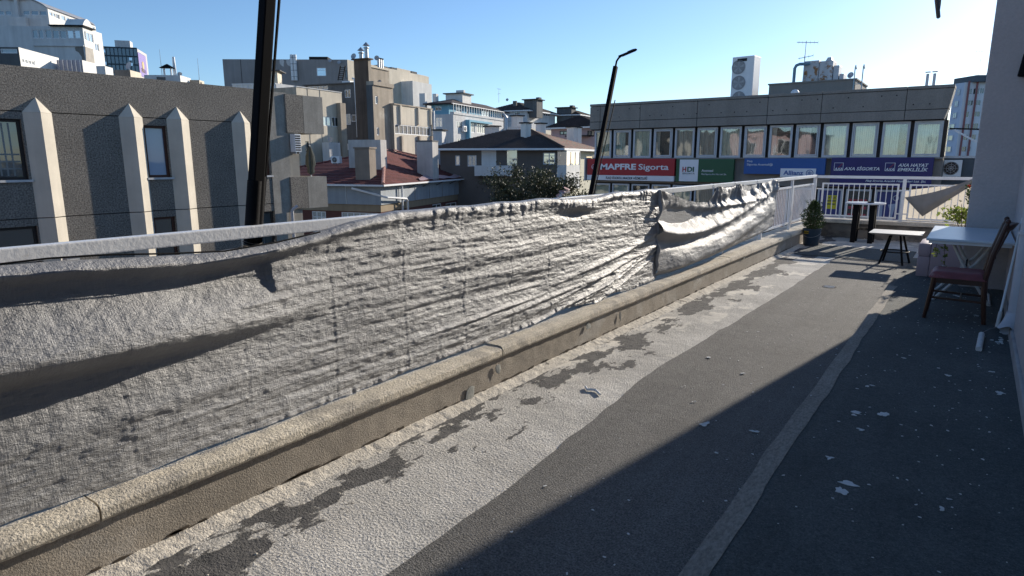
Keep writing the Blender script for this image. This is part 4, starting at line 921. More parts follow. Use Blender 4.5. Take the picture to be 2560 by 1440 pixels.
# ---------------------------------------------------------------- O: office block with insurance signs
OY = 28.0; FO = Face((0, OY, 0), (1, 0, 0), (0, -1, 0))
O = thing('office_building', 'flat roofed concrete office block with a band of pale framed windows', 'building', (-8, OY, GZ))
MB().hexa([(x, y, GZ) for x, y in ((-15.25, OY+.7), (-1.12, OY+.7), (-1.75, OY+14), (-15.25, OY+14))], [(x, y, 4.0) for x, y in ((-15.25, OY+.7), (-1.12, OY+.7), (-1.75, OY+14), (-15.25, OY+14))]).build('core', flatroof, O)
fj = [-15.33, -14.78, -12.75, -10.1, -7.2, -5.2, -2.4, -.98]
def slant(u0, u1, z0, z1, w, ur0=None, ur1=None):
    mb = MB(); q = [(u0, w), (u1, w)]
    lo = [FO.p(u0, z0, w), FO.p(u1 if ur0 is None else ur0, z0, w), FO.p(u1 if ur0 is None else ur0, z0, -.9), FO.p(u0, z0, -.9)]; hi = [FO.p(u0, z1, w), FO.p(u1, z1, w), FO.p(u1, z1, -.9), FO.p(u0, z1, -.9)]
    return mb.hexa(lo, hi)
for i in range(len(fj)-1):
    a, b_ = fj[i]+.010, fj[i+1]-.010; last = i == len(fj)-2
    slant(a, b_, 3.375, 4.06, .25, b_-.10 if last else None).build('fascia_panel', fasciam, O, bevel=.02 if i == 0 else .008)
    slant(a, b_-.11 if last else b_, 3.02, 3.355, .25, b_-.20 if last else None).build('fascia_panel', fasciam, O, bevel=.008)
    slant(fj[i]+.004, fj[i+1]-.004, 4.075, 4.185, .28).build('coping', fasciam, O, bevel=.02)
mb = MB(); slant(-15.28, -1.30, 3.0, 4.07, .22).build('joint_backing', dkgap, O)
holes_dots = MB()
for i in range(26): 
    u = -14.9+i*.53+rng.uniform(-.05, .05); z = rng.choice([3.55, 3.9]); c = FO.p(u, z, .251); holes_dots.add([c+np.array([.025*math.cos(a), -.001, .025*math.sin(a)]) for a in np.linspace(0, 6.28, 8, endpoint=False)], [tuple(range(8))])
holes_dots.build('tie_holes', dkgap, O, kind='stuff')
MB().box((-15.2, OY+.14, 1.66), (-1.06, OY+.7, 3.0)).build('window_band_backing', darkf, O)
curt = [mat('vertical_blind_cream', (.80, .78, .64), .8, .12, 3, streak=.1), mat('vertical_blind_tan', (.62, .52, .44), .8, .2, 3), mat('dim_room', (.08, .075, .07), .9, .4, 2), mat('pale_green_curtain', (.68, .74, .66), .8, .15, 2)]
cs = [0, 3, 0, 2, 1, 1, 0, 1, 2, 1, 0, 0, 3, 0]
FI = FO.shift(0)
for k in range(14):
    u0 = -15.16+k*1.006; r = (u0+.02, u0+.90, 1.70, 2.98); w = MB()
    F = FO; e = .0 if k % 2 else .03
    for (a, b_, c, d, w0, w1) in ((r[0], r[1], r[2], r[2]+.06+e, 0, .06), (r[0], r[1], r[3]-.06-e, r[3], 0, .06), (r[0], r[0]+.05+e, r[2]+.06+e, r[3]-.06-e, 0, .06), (r[1]-.05-e, r[1], r[2]+.06+e, r[3]-.06-e, 0, .06)): F.box(w, a, b_, c, d, w0, w1)
    w = w.build('window', alu, O)
    if k % 2:
        mb = MB(); a, b_, c, d = r[0]+.06, r[1]-.06, r[2]+.07, r[3]-.07
        F.box(mb, a, b_, c, c+.05, .01, .075); F.box(mb, a, b_, d-.05, d, .01, .075); F.box(mb, a, a+.045, c+.05, d-.05, .01, .075); F.box(mb, b_-.045, b_, c+.05, d-.05, .01, .075); mb.build('sash', alu, w)
    mb = MB(); F.box(mb, r[0]+.03, r[1]-.03, r[2]+.03, r[3]-.03, .006, .014); mb.build('pane', gclear, w)
    mb = MB(); cm = curt[cs[k]]
    if cs[k] == 2: F.box(mb, r[0]+.04, r[0]+.26, r[2]+.04, r[3]-.04, -.09, -.06); cm = curt[1]
    else:
        nb = 11; full = nb if k not in (1, 3, 9, 12) else 7
        for q in range(full): a = r[0]+.05+q*(.78/nb); ang = .02*math.sin(q*2.1+k); mb.quad(F.p(a, r[2]+.04, -.07+ang), F.p(a+.066, r[2]+.04, -.07-ang), F.p(a+.066, r[3]-.04, -.07-ang), F.p(a, r[3]-.04, -.07+ang))
    mb.build('blind', cm, w)
mb = MB(); FO.box(mb, -15.2, -1.06, 1.64, 1.70, -.1, .1); mb.build('sill_band', fasciam, O)
MB().box((-15.2, OY+.06, .56), (-1.06, OY+.7, 1.639)).build('spandrel', fasciam, O)
MB().box((-15.2, OY+.14, -1.5), (-1.06, OY+.7, .558)).build('window_band_backing', darkf, O)
violet = mat('violet_poster', (.05, .055, .19), .5, .2, 2); postr = mat('pale_poster', (.36, .40, .50), .5, .1, 3); redp = mat('red_poster_print', (.35, .03, .05), .5)
for k in range(14):
    u0 = -15.16+k*1.006; r = (u0+.02, u0+.90, -1.2, .50); w = MB()
    for (a, b_, c, d) in ((r[0], r[1], r[2], r[2]+.07), (r[0], r[1], r[3]-.07, r[3]), (r[0], r[0]+.06, r[2]+.07, r[3]-.07), (r[1]-.06, r[1], r[2]+.07, r[3]-.07)): FO.box(w, a, b_, c, d, 0, .06)
    w = w.build('window', alu, O)
    mb = MB(); FO.box(mb, r[0]+.03, r[1]-.03, r[2]+.03, r[3]-.03, .006, .014); mb.build('pane', gclear if k != 10 and k != 12 else violet, w)
    if k < 8:
        mb = MB(); nb = 10
        for q in range(nb): a = r[0]+.05+q*.078; mb.quad(FO.p(a, r[2]+.04, -.07), FO.p(a+.066, r[2]+.04, -.085), FO.p(a+.066, r[3]-.04, -.085), FO.p(a, r[3]-.04, -.07))
        mb.build('blind', curt[(0, 3, 2, 1, 0, 1, 3, 0)[k]], w)
    if k == 12:
        mb = MB(); mb.prism([FO.p(r[0]+q, z, .016) for q, z in ((.36, -1.0), (.55, -.35), (.45, -.05), (.70, -.0), (.62, -.5), (.80, -1.0))], (0, -.004, 0)); mb.prism([FO.p(r[0]+q, z, .016) for q, z in ((.10, -.75), (.28, -.75), (.28, .05), (.16, .05))], (0, -.004, 0)); mb.build('poster_shapes', postr, w)
        MB().tube([FO.p(r[0]+.68+.09*math.cos(a), .2+.09*math.sin(a), .02) for a in np.linspace(0, 6.28, 20)], .012, 4).build('poster_ring', flake, w)
    if k in (11, 13):
        mb = MB()
        for q in range(3):
            for j in range(5): FO.box(mb, r[0]+.12+j*.13, r[0]+.22+j*.13, .02-q*.28, .12-q*.28, .016, .019)
        mb.build('red_print', redp, w, kind='stuff')
FONT_K = dict()
def text(parent, F, s_, u, z, h, mt, w=.03, bold=.0, shear=0., width=None, name='lettering'):
    cu = bpy.data.curves.new('t', 'FONT'); cu.body = s_; cu.size = 1.0; cu.extrude = .01; cu.offset = bold; cu.shear = shear; cu.resolution_u = 3
    o = bpy.data.objects.new('t', cu); COL.objects.link(o); bpy.context.view_layer.update()
    me = bpy.data.meshes.new_from_object(o.evaluated_get(bpy.context.evaluated_depsgraph_get())); bpy.data.objects.remove(o); bpy.data.curves.remove(cu)
    V = np.array([v.co[:] for v in me.vertices]); x0, x1 = V[:, 0].min(), V[:, 0].max(); sc = h/.72; sx = sc if width is None else width/(x1-x0)
    off = np.array(wloc(parent))
    for v, c in zip(me.vertices, V): q = F.p(u+(c[0]-x0)*sx, z+c[1]*sc, w+c[2]*.6)-off; v.co = q.tolist()
    me.materials.clear(); me.materials.append(mt); me.name = name
    o = bpy.data.objects.new(name, me); COL.objects.link(o); o.parent = parent; return o
def plate(parent, F, u0, u1, z0, z1, w0, w1, mt, name='panel', bevel=.0):
    mb = MB(); F.box(mb, u0, u1, z0, z1, w0, w1); return mb.build(name, mt, parent, bevel=bevel)
def ringm(parent, F, u, z, r, t, mt, w, name='emblem'): return MB().tube([F.p(u+r*math.cos(a), z+r*math.sin(a), w) for a in np.linspace(0, 6.283, 25)], t, 5).build(name, mt, parent)
signw = mat('sign_white', (.80, .80, .82), .5, .05, 3); red = mat('sign_red', (.40, .022, .030), .45, .06, 2); green = mat('sign_green', (.022, .10, .045), .45, .08, 2); blu = mat('sign_blue', (.022, .10, .33), .45, .06, 2); navy = mat('sign_navy', (.022, .018, .13), .45, .1, 2); txtd = mat('sign_dark_text', (.05, .05, .06), .5); yel = mat('poster_yellow', (.62, .52, .02), .6, .06, 3)
S1 = thing('signboard', 'red insurance signboard with big white letters and white strip', 'sign', FO.p(-13.2, .66, .1))
plate(S1, FO, -15.38, -10.98, .90, 1.66, .06, .30, red, bevel=.01); plate(S1, FO, -15.38, -10.99, .66, .895, .06, .30, signw, 'strip')
text(S1, FO, 'MAPFRE', -14.66, 1.17, .26, signw, .31, .035, width=1.84); text(S1, FO, 'Sigorta', -12.70, 1.17, .26, signw, .31, .014, width=1.45)
text(S1, FO, 'FLAŞ SİGORTA ARACILIK HİZMETLERİ', -14.35, .72, .11, txtd, .31, .004, width=2.1); ringm(S1, FO, -15.03, 1.28, .10, .012, signw, .31); text(S1, FO, 'm', -15.09, 1.24, .07, signw, .31, .01, width=.12, name='emblem')
plate(S1, FO, -15.52, -15.47, .62, 1.70, -.3, .35, alu, 'edge_frame')
S2 = thing('signboard', 'dark green insurance signboard with white square panel', 'sign', FO.p(-9.5, .66, .1))
plate(S2, FO, -10.93, -8.40, .66, 1.64, .06, .24, green, bevel=.01); plate(S2, FO, -10.76, -9.92, .68, 1.62, .24, .262, signw, 'white_panel')
text(S2, FO, 'H', -10.62, 1.10, .21, red, .268, .03, width=.17); text(S2, FO, 'DI', -10.40, 1.10, .21, green, .268, .03, width=.30); text(S2, FO, 'SİGORTA', -10.62, .99, .06, txtd, .268, width=.56)
text(S2, FO, 'Acentesi', -9.76, 1.10, .11, signw, .25, .004, width=.50); text(S2, FO, 'Flaş Sigorta Ara. Hiz. Ltd. Şti.', -9.76, .97, .065, signw, .25, width=1.08)['kind'] = 'stuff'
S3 = thing('signboard', 'mid blue insurance signboard with a small white plate', 'sign', FO.p(-6.4, 1.0, .1))
plate(S3, FO, -7.97, -4.87, 1.03, 1.665, .06, .26, blu, bevel=.01); plate(S3, FO, -6.50, -5.18, .93, 1.27, .26, .30, signw, 'white_plate')
text(S3, FO, 'Flaş', -7.85, 1.52, .075, signw, .27, .006, width=.21); text(S3, FO, 'Sigorta Acenteliği', -7.85, 1.38, .085, signw, .27, .006, width=1.02)
text(S3, FO, 'Allianz', -6.38, 1.02, .17, blu, .306, .022, width=.75); ringm(S3, FO, -5.40, 1.09, .125, .014, blu, .306)
mb = MB()
for du, zz in ((-.05, .05), (0, .075), (.05, .05)): FO.box(mb, -5.40+du-.014, -5.40+du+.014, 1.02, 1.09+zz, .302, .312)
mb.build('emblem', blu, S3)
S4 = thing('signboard', 'wide navy insurance signboard with two square emblems', 'sign', FO.p(-3, .56, .1))
plate(S4, FO, -4.66, -1.33, .60, 1.69, .06, .26, navy, bevel=.01); plate(S4, FO, -4.655, -1.335, .94, .955, .258, .266, dkgap, 'seam')
for (u0) in (-4.55, -2.83):
    e = MB()
    for (a, b_, c, d) in ((0, .32, 0, .014), (0, .32, .286, .30), (0, .014, .014, .286), (.306, .32, .014, .286)): FO.box(e, u0+a, u0+b_, 1.20+c, 1.20+d, .262, .272)
    e.build('emblem_frame', signw, S4); text(S4, FO, 'AXA', u0+.02, 1.215, .10, signw, .27, .02, .25, width=.28, name='emblem'); MB().bar(FO.p(u0+.14, 1.30, .27), FO.p(u0+.29, 1.47, .27), .016).build('emblem_slash', red, S4)
text(S4, FO, 'AXA SİGORTA', -4.20, 1.22, .115, signw, .27, .022, .25, width=1.20); text(S4, FO, 'AXA HAYAT', -2.42, 1.36, .115, signw, .27, .022, .25, width=.95); text(S4, FO, 'EMEKLİLİK', -2.42, 1.20, .115, signw, .27, .022, .25, width=.95)
text(S4, FO, 'Flaş Sigorta Aracılık Hizmetleri Ltd. Şti.', -3.42, .80, .07, signw, .27, .022, .25, width=1.93)
S5 = thing('poster', 'yellow for sale poster in the lower office window', 'poster', FO.p(-4.75, -.5, .02)); u0 = -15.16+10*1.006
q = FO.rect(2065, 488, 2093, 522); plate(S5, FO, q[0], q[1], q[2], q[3], .016, .022, yel, 'sheet'); wq = q[1]-q[0]
text(S5, FO, 'SATILIK', q[0]+.04, q[3]-.13, .085, txtd, .024, .01, width=wq-.08)
for i in range(2):
    mb = MB()
    for j in range(7): FO.box(mb, q[0]+.04+j*(wq-.08)/7, q[0]+.04+(j+.68)*(wq-.08)/7, q[3]-.25-i*.13, q[3]-.18-i*.13, .022, .0245)
    mb.build('print_line', txtd, S5)
# roof things on O
pe = thing('rooftop_heat_pump', 'tall white fan unit on the office roof', 'heat pump', FO.p(-10, 4.2, -3)); FP = Face(ony(1829, 190, 33.5), azd(90+4), azd(184)); zr = FP.at(1850, 236)[1]-.35; zt_ = FP.at(1857, 141)[1]; wu = FP.at(1883, 190)[0]
mb = MB(); FP.box(mb, 0, wu, zr, zt_, -.9, 0); mb.build('casing', whitef, pe, bevel=.01)
for k, yy in enumerate((168, 207, 246)):
    c = FP.p(FP.at(1847, yy)[0]*.98, FP.at(1847, yy)[1], .01); r = .33; mb = MB(); mb.add([c+r*(math.cos(a)*FP.d+math.sin(a)*Zz) for a in np.linspace(0, 6.283, 24, endpoint=False)], [tuple(range(24))]); f_ = mb.build('fan_opening', mat('fan_grey', (.33, .33, .34), .6), pe)
    mb = MB()
    for rr in (.25, .5, .75, 1.0): mb.tube([c+FP.n*.02+r*rr*(math.cos(a)*FP.d+math.sin(a)*Zz) for a in np.linspace(0, 6.283, 25)], .010, 4)
    for a in np.linspace(0, 6.28, 10, endpoint=False): mb.bar(c+FP.n*.02, c+FP.n*.02+r*(math.cos(a+.2)*FP.d+math.sin(a+.2)*Zz), .010)
    mb.build('guard', galv, f_); mb = MB()
    for a in np.linspace(0, 6.28, 5, endpoint=False): mb.quad(c+FP.n*.008, c+FP.n*.012+r*.85*(math.cos(a)*FP.d+math.sin(a)*Zz), c+FP.n*.008+r*.85*(math.cos(a+.5)*FP.d+math.sin(a+.5)*Zz))
    mb.build('fan_blades', alu, f_)
mb = MB(); a, b_ = FP.at(1844, 150), FP.at(1868, 145); FP.box(mb, a[0], b_[0], b_[1]-.13, b_[1], .0, .012); mb.build('vent_slot', dkgap, pe)
pb = thing('roof_block', 'low grey concrete block on the office roof', 'roof block', FO.p(-4, 4.1, -4)); FB = FO.shift(-5); r = FB.rect(1922, 207, 2137, 240)
mb = MB(); FB.box(mb, r[0], r[1], 3.9, FB.at(2030, 206)[1], -3.5, 0); mb.build('block', fasciam, pb); mb = MB(); FB.box(mb, r[0]-.05, r[1]+.05, FB.at(2030, 206)[1], FB.at(2030, 206)[1]+.06, -3.55, .05); mb.build('cap', fasciam, pb)
zc = FB.at(2030, 206)[1]+.06
FU = FB.shift(-.8); r = FU.rect(2009, 152, 2044, 202); un = thing('rooftop_unit', 'rusty white sheet metal unit on the office roof', 'roof unit', FU.p(r[0], zc, -.5))
rustw = mat('rusty_white_metal', (.55, .55, .56), .6, .1, 3, .2, 20, col2=(.30, .14, .05), c2s=3.2, c2t=.56, c2w=.04, streak=.25)
r1 = FU.rect(2009, 152, 2046, 200); mb = MB(); FU.box(mb, r1[0], r1[1], zc, r1[3], -1.0, 0); mb.build('casing', rustw, un, bevel=.01)
r2 = FU.rect(2047, 152, 2081, 198); mb = MB(); FU.box(mb, r2[0], r2[1], zc, r2[3], -1.0, -.04); mb.build('casing', rustw, un, bevel=.01)
r3 = FU.rect(2082, 157, 2096, 198); mb = MB(); FU.box(mb, r3[0], r3[1], zc, r3[3]-.1, -.9, -.12); mb.build('duct', alu, un, bevel=.01); r3 = FU.rect(2097, 178, 2108, 200); mb = MB(); FU.box(mb, r3[0], r3[1], zc, r3[3]-.1, -.9, -.12); mb.build('duct', alu, un, bevel=.01)
r4 = FU.rect(2063, 142, 2080, 152); mb = MB(); mb.hexa([FU.p(r4[0], r2[3], -.1), FU.p(r4[1], r2[3], -.1), FU.p(r4[1], r2[3], -.6), FU.p(r4[0], r2[3], -.6)], [FU.p(r4[0]+.08, r4[3], -.15), FU.p(r4[1]-.06, r4[3], -.15), FU.p(r4[1]-.06, r4[3], -.5), FU.p(r4[0]+.08, r4[3], -.5)]); mb.build('hood', alu, un)
a = FB.at(1979, 205); b_ = FB.at(1981, 160); c = FB.at(2010, 157); mb = MB().tube([FB.p(a[0], 4.1, -.4), FB.p(a[0], b_[1]-.15, -.4), FB.p(a[0]+.06, b_[1]-.03, -.4), FB.p(a[0]+.2, b_[1]+.02, -.4), FB.p(c[0]+.1, b_[1]+.04, -.7)], .07, 10); single(mb, 'vent_pipe', mat('blue_grey_pipe', (.16, .26, .33), .5), 'bent blue grey pipe beside the rusty roof unit', 'pipe', smooth=True)
a = FU.at(2013, 150); antenna(FU.p(a[0], zc, .1), FU.at(2013, 104)[1]-zc, 'branched television antenna beside the rusty roof unit', 1)
a = FB.at(2122, 200); dish(FB.p(a[0], zc, -.3), .28, (-.3, -1, .3), 'grey satellite dish on the low roof block')
a0, a1 = FB.at(2133, 230), FB.at(2141, 168); mb = MB()
for du in (0, .32): mb.tube([FB.p(a0[0]+du, 4.1, .1), FB.p(a0[0]+du, a1[1], .1), FB.p(a0[0]+du, a1[1]+.08, .0), FB.p(a0[0]+du, a1[1]-.05, -.25)], .025, 6)
for z in np.arange(4.3, a1[1]-.6, .3): mb.tube([FB.p(a0[0], z, .1), FB.p(a0[0]+.32, z, .1)], .015, 5)
single(mb, 'roof_ladder', mat('pale_blue_metal', (.35, .45, .50), .5), 'pale hooped ladder at the end of the roof block', 'ladder')
r = FB.rect(1984, 223, 1996, 232); mb = MB().lathe([(.16, 0), (.16, .12), (.1, .2), (.02, .22)], FO.p(-6.4, 4.18, -.6), 12); single(mb, 'roof_vent', whitef, 'small white cap vent on the roof edge', 'vent', smooth=True)
mb = MB()
for k in range(9): u = -4.5+k*.38; FO.box(mb, u, u+.22, 4.18, 4.24+.03*(k % 2), -1.2, -.9)
MB().v; vt = thing('ridge_vents', 'row of small pale vents along the office roof edge', 'vents', FO.p(-3, 4.18, -1)); mb.build('vent_row', alu, vt, kind='stuff')
vs_ = thing('roof_vent_stack', 'pair of thin capped vent pipes on the office roof', 'vent', FO.p(-1.9, 4.2, -1.5))
for du in (0, .22):
    p = FO.p(-1.95+du, 4.15, -1.5); MB().tube([p, p+np.array([0, 0, .62])], .05, 8).build('pipe', alu, vs_); MB().obox(p+np.array([0, 0, .68]), (1, 0, 0), (0, 1, 0), (0, 0, 1), .17, .17, .03).build('cap', alu, vs_)
# grey lower annex to the right of O
AN = thing('annex_building', 'dark grey low annex beside the navy signboard', 'building', (1.5, OY+1, GZ)); MB().box((-1.1, OY+.9, GZ), (8, OY+9, 1.66)).build('wall', mat('annex_grey', (.10, .115, .13), .9, .2, 1, .3, 20, streak=.3), AN)
MB().box((-1.3, OY+.85, 1.665), (8.2, OY+9.1, 1.75)).build('roof_edge', alu, AN)
ac_unit(Face((-.95, OY+.9, 0), (1, 0, 0), (0, -1, 0)), -.10, 1.0, .55, .6, 'white air conditioner on the office end beside the navy sign')
for k in range(3): plate(AN, Face((0, OY+.9, 0), (1, 0, 0), (0, -1, 0)), .9+k*1.5, 1.9+k*1.5, -.9, .4, -.05, .02, gdark, 'window')
br = thing('cable_bracket', 'thin dark rail with a slanted white brace beside the stucco wall', 'bracket', FO.p(-.9, 2.4, .2)); a = FO.rect(2362, 318, 2445, 326); MB().bar(FO.p(-1.0, FO.at(2362, 322)[1], .1), FO.p(.45, FO.at(2440, 326)[1], .1), .05).build('rail', black, br); MB().bar(FO.p(-.85, FO.at(2370, 325)[1], .1), FO.p(.2, FO.at(2437, 372)[1], .1), .06).build('brace', whitef, br)
# ================================================================ TOWN BEYOND
def block(name, label, px, D, a1, a2, ytop, xr, xl, mr, ml, wr=(), wl=(), fm=whitef, gm=gdark, zb=GZ, group=None, par=.0, rl=None, ll=None, t=.15, fw=.07):
    """two visible walls meeting at the corner seen at column px, depth D; xr / xl give the far ends; windows as seen rectangles"""
    B = Bld(name, label, far(px, D, ytop), a1, a2, zb, 'building', group); z1 = B.R.at(px+.01, ytop)[1]
    r = rl or abs(B.R.at(xr, ytop)[0]); l_ = ll or abs(B.L.at(xl, ytop)[0]); B.r, B.l, B.z = r, l_, z1
    B.core(r, l_, zb, z1-.05, flatroof if not par else mr, .2, 'core')
    for F, L, ws, m_ in ((B.R, r, wr, mr), (B.L, l_, wl, ml)):
        rc = []
        for w in ws:
            q = list(F.rect(*w[:4])); q[0] = max(q[0], .12); q[1] = min(q[1], L-.1); q[3] = min(q[3], z1-.1)
            if q[1]-q[0] > .1 and q[3]-q[2] > .1: rc.append((tuple(q), w[4:]))
        wall(B.t, F, 0, L, zb, z1, [q for q, _ in rc], m_, t)
        for q, e in rc: window(B.t, F, q, e[2] if len(e) > 2 else fm, e[3] if len(e) > 3 else gm, e[0] if e else 1, e[1] if len(e) > 1 else 1, fw, .08)
    return B
def roofslab(B, e, z, h, mt, name='roof'):
    P = B.foot(B.r, B.l, e); return MB().hexa([p+np.array([0, 0, z]) for p in P], [p+np.array([0, 0, z+h]) for p in P]).build(name, mt, B.t)
Z1 = lambda *q: (*z1_(q[0], q[1]), *z1_(q[2], q[3]), *q[4:])
def ZR(f): return lambda *q: (*f(q[0], q[1]), *f(q[2], q[3]), *q[4:])
r2, r3, r5, r6, r7 = ZR(z2_), ZR(z3_), ZR(z5_), ZR(z6_), ZR(z7_)
# ---- B: white arched-roof block, upper left
gl6 = glass('glass_pale_sky', (.22, .27, .28), .45)
B = block('arched_roof_building', 'tall white building with arched roof and glazed bay', 206, 58, -40, -130, 67, 252, -160, wht, whtg,  # front greyer than the side: its shade is put into the render colour
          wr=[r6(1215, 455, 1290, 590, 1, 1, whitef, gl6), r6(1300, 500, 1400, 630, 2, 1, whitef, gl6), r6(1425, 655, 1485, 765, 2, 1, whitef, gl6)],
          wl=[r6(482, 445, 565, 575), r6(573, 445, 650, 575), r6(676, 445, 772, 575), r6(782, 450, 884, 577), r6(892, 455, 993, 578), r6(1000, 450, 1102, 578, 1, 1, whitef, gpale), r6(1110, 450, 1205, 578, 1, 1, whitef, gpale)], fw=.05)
zt = B.z; F = B.L
mb = MB(); a, b_ = F.at(*z6_(1240, 410)), F.at(*z6_(755, 395)); F.box(mb, -.25, b_[0], zt, zt+.10, -1.6, .3); mb.build('bay_roof', dkgap, B.t)
mb = MB(); n_ = 10; q0, q1 = 0.0, B.R.at(*z6_(1400, 470))[0]; P = [B.R.p(q0+(q1-q0)*k/n_, zt+.1+.75*math.sin(math.pi*k/n_)*.9, .02) for k in range(n_+1)]; mb.prism(P, -B.R.n*1.5); mb.build('bay_vault', wht, B.t)
mb = MB(); a = F.at(*z6_(470, 370)); b_ = F.at(*z6_(490, 680)); F.box(mb, 0.05, a[0], F.at(*z6_(800, 675))[1]-.1, F.at(*z6_(800, 675))[1], .0, .12); mb.build('bay_ledge', whtg, B.t)
B2 = Bld('attic', '', far(119, 62.5, 22), -40, -130); bpy.data.objects.remove(B2.t); FR, FL = B2.R, B2.L
za = FR.at(*z6_(715, 135))[1]; zl = FR.at(*z6_(735, 350))[1]; Lr = FR.at(*z6_(1432, 392))[0]; Ll = FL.at(-25, 40)[0]
hs = [FR.rect(*(z6_(*k[:2])+z6_(*k[2:]))) for k in ((740, 178, 785, 240), (795, 195, 832, 255), (842, 210, 895, 285), (920, 235, 980, 310), (995, 262, 1040, 330), (1058, 285, 1128, 362), (1150, 325, 1210, 380), (1225, 345, 1275, 390), (1282, 370, 1360, 420), (1375, 400, 1420, 450))]
wall(B.t, FR, 0, Lr, zl-3, za, hs, wht, .15, 'attic_wall')
for k, h in enumerate(hs): window(B.t, FR, h, whitef, gdark if k in (2, 5, 8) else gl6, 1, 1, .05, .08)
hs = [FL.rect(*(z6_(*k[:2])+z6_(*k[2:]))) for k in ((340, 155, 445, 222), (462, 155, 575, 225), (590, 158, 700, 228), (72, 158, 172, 225), (-40, 158, 60, 225))]
wall(B.t, FL, 0, Ll, zl-3, za, hs, whtg, .15, 'attic_wall')  # attic front in the same shade-greyed white
for h in hs: window(B.t, FL, h, whitef, gdark, 1, 1, .05, .08)
mb = MB(); n_ = 16; P = [FL.p(Ll*k/n_, za+.95*math.sin(math.pi*k/n_)**.8, 0) for k in range(n_+1)]; mb.prism(P, B2.d1*Lr); mb.build('arched_gable', whtg, B.t)
mb = MB(); P = [FL.p(Ll*k/n_, za+.03+.96*math.sin(math.pi*k/n_)**.8, .12) for k in range(n_+1)]
mb.add([p for p in P]+[p+B2.d1*(Lr+.2) for p in P]+[p+np.array([0, 0, .1]) for p in P]+[p+B2.d1*(Lr+.2)+np.array([0, 0, .1]) for p in P], [q for k in range(n_) for q in ((k, k+1, n_+2+k, n_+1+k), (2*(n_+1)+k, 2*(n_+1)+k+1, 3*(n_+1)+k+1, 3*(n_+1)+k), (k, k+1, 2*(n_+1)+k+1, 2*(n_+1)+k))]); mb.build('arched_roof', mat('grey_metal_roof', (.30, .31, .33), .5), B.t)
mb = MB(); P = B2.c; lo = [B2.c+B2.d1*a+B2.d2*b_ for a, b_ in ((.2, .2), (Lr, .2), (Lr, Ll), (.2, Ll))]; mb.hexa([p+np.array([0, 0, GZ]) for p in lo], [p+np.array([0, 0, za-.02]) for p in lo]); mb.build('attic_core', whtg, B.t)
a = FL.at(*z6_(262, 25)); b_ = FL.at(*z6_(285, 265)); mb = MB(); FL.box(mb, a[0]-.12, a[0]+.12, b_[1]-3.4, FL.at(*z6_(262, 10))[1]+.35, .02, .3); mb.build('flue', whtg, B.t); mb = MB(); FL.box(mb, a[0]-.75, a[0]+.75, zl-4.5, b_[1], .02, .45); mb.build('flue_base', whtg, B.t)
p = FL.p(a[0], FL.at(*z6_(262, 5))[1]+.2, .15); mb = MB().tube([p-FL.d*.8, p+FL.d*.8], .22, 10); mb.build('roof_tank', whitef, B.t, smooth=True)
stain = mat('bare_plaster', (.22, .20, .18), .95, .2, 3); P = [F.p(*F.at(*z6_(x, y)), .012) for x, y in ((1125, 710), (1165, 695), (1200, 705), (1245, 690), (1275, 900), (1235, 905), (1228, 850), (1180, 785), (1135, 760))]; MB().prism(P, F.n*.01).build('bare_patch', stain, B.t)
P = [B.R.p(*B.R.at(*z6_(x, y)), .012) for x, y in ((1275, 700), (1390, 735), (1440, 1120), (1300, 1100))]; MB().prism(P, B.R.n*.01).build('bare_patch', mat('bare_block', (.40, .37, .33), .95, .15, 2), B.t)
# lower terrace building in front of it
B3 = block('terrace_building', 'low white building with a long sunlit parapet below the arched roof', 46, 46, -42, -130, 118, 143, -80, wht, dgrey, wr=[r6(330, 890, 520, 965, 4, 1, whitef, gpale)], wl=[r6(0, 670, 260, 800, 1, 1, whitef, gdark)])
B4 = block('terrace_building', 'roof room with a shade tinted wall between the parapet and the arched building', 205, 50, -40, -128, 150, 262, 141, wht, mat('lilac_shade_wall', (.34, .34, .40), .9, .1, 1, streak=.2))  # left wall: lilac tint paints the shade on a white wall
mb = MB()
for k in range(6): u = B4.l*(k+.5)/6; B4.L.box(mb, u-.03, u+.03, B4.z-3, B4.z, .0, .03)
mb.build('cladding_rib', galv, B4.t)
B5 = block('terrace_building', 'small stepped white roof parapet right of the arched building', 262, 50, -40, -128, 165, 281, 240, wht, whtg)
# ---- C: glass tower
C_ = block('glass_tower', 'blue glass office tower with a purple banner', 342, 170, -52, -142, 121, 365, 215, mat('pale_pink_clad', (.50, .47, .47), .6), gteal)
F = C_.L; zs_ = np.linspace(C_.z, C_.z-24, 13); mb = MB()
for z in zs_: F.box(mb, 0, C_.l, z-.16, z+.16, .0, .10)
mb.build('spandrels', mat('teal_spandrel', (.012, .035, .055), .4), C_.t)
first = None; nn = 13
for k in range(nn+1):
    u = C_.l*k/nn; mb = MB(); F.box(mb, u-.07, u+.07, C_.z-24, C_.z, .0, .14); mb.build('mullion', mat('teal_mullion', (.02, .05, .07), .4) if k == 0 else bpy.data.materials['teal_mullion'], C_.t)
for (x, y) in ((150, 360), (175, 590), (655, 510), (668, 610)):
    q = F.rect(*z7_(x-28, y-28), *z7_(x+28, y+28)); mb = MB(); F.box(mb, q[0], q[1], q[2], q[3], .10, .16); mb.build('open_pane', glass('glass_bright', (.15, .28, .45), .5) if x == 150 else bpy.data.materials['glass_bright'], C_.t)
F = C_.R; q = F.rect(*z7_(800, 475), *z7_(935, 690)); mb = MB(); F.box(mb, q[0], q[1], q[2]-2, q[3]+.6, .02, .12); ban = mb.build('banner', mat('purple_banner', (.26, .20, .44), .6), C_.t)
c = F.p((q[0]+q[1])/2, (q[2]+q[3])/2-.6, .2); mb = MB().add([c+1.0*(math.cos(a)*F.d+math.sin(a)*Zz) for a in np.linspace(0, 6.28, 14, endpoint=False)], [tuple(range(14))]); mb.build('round_mark', mat('gold_print', (.55, .42, .2), .6), ban)
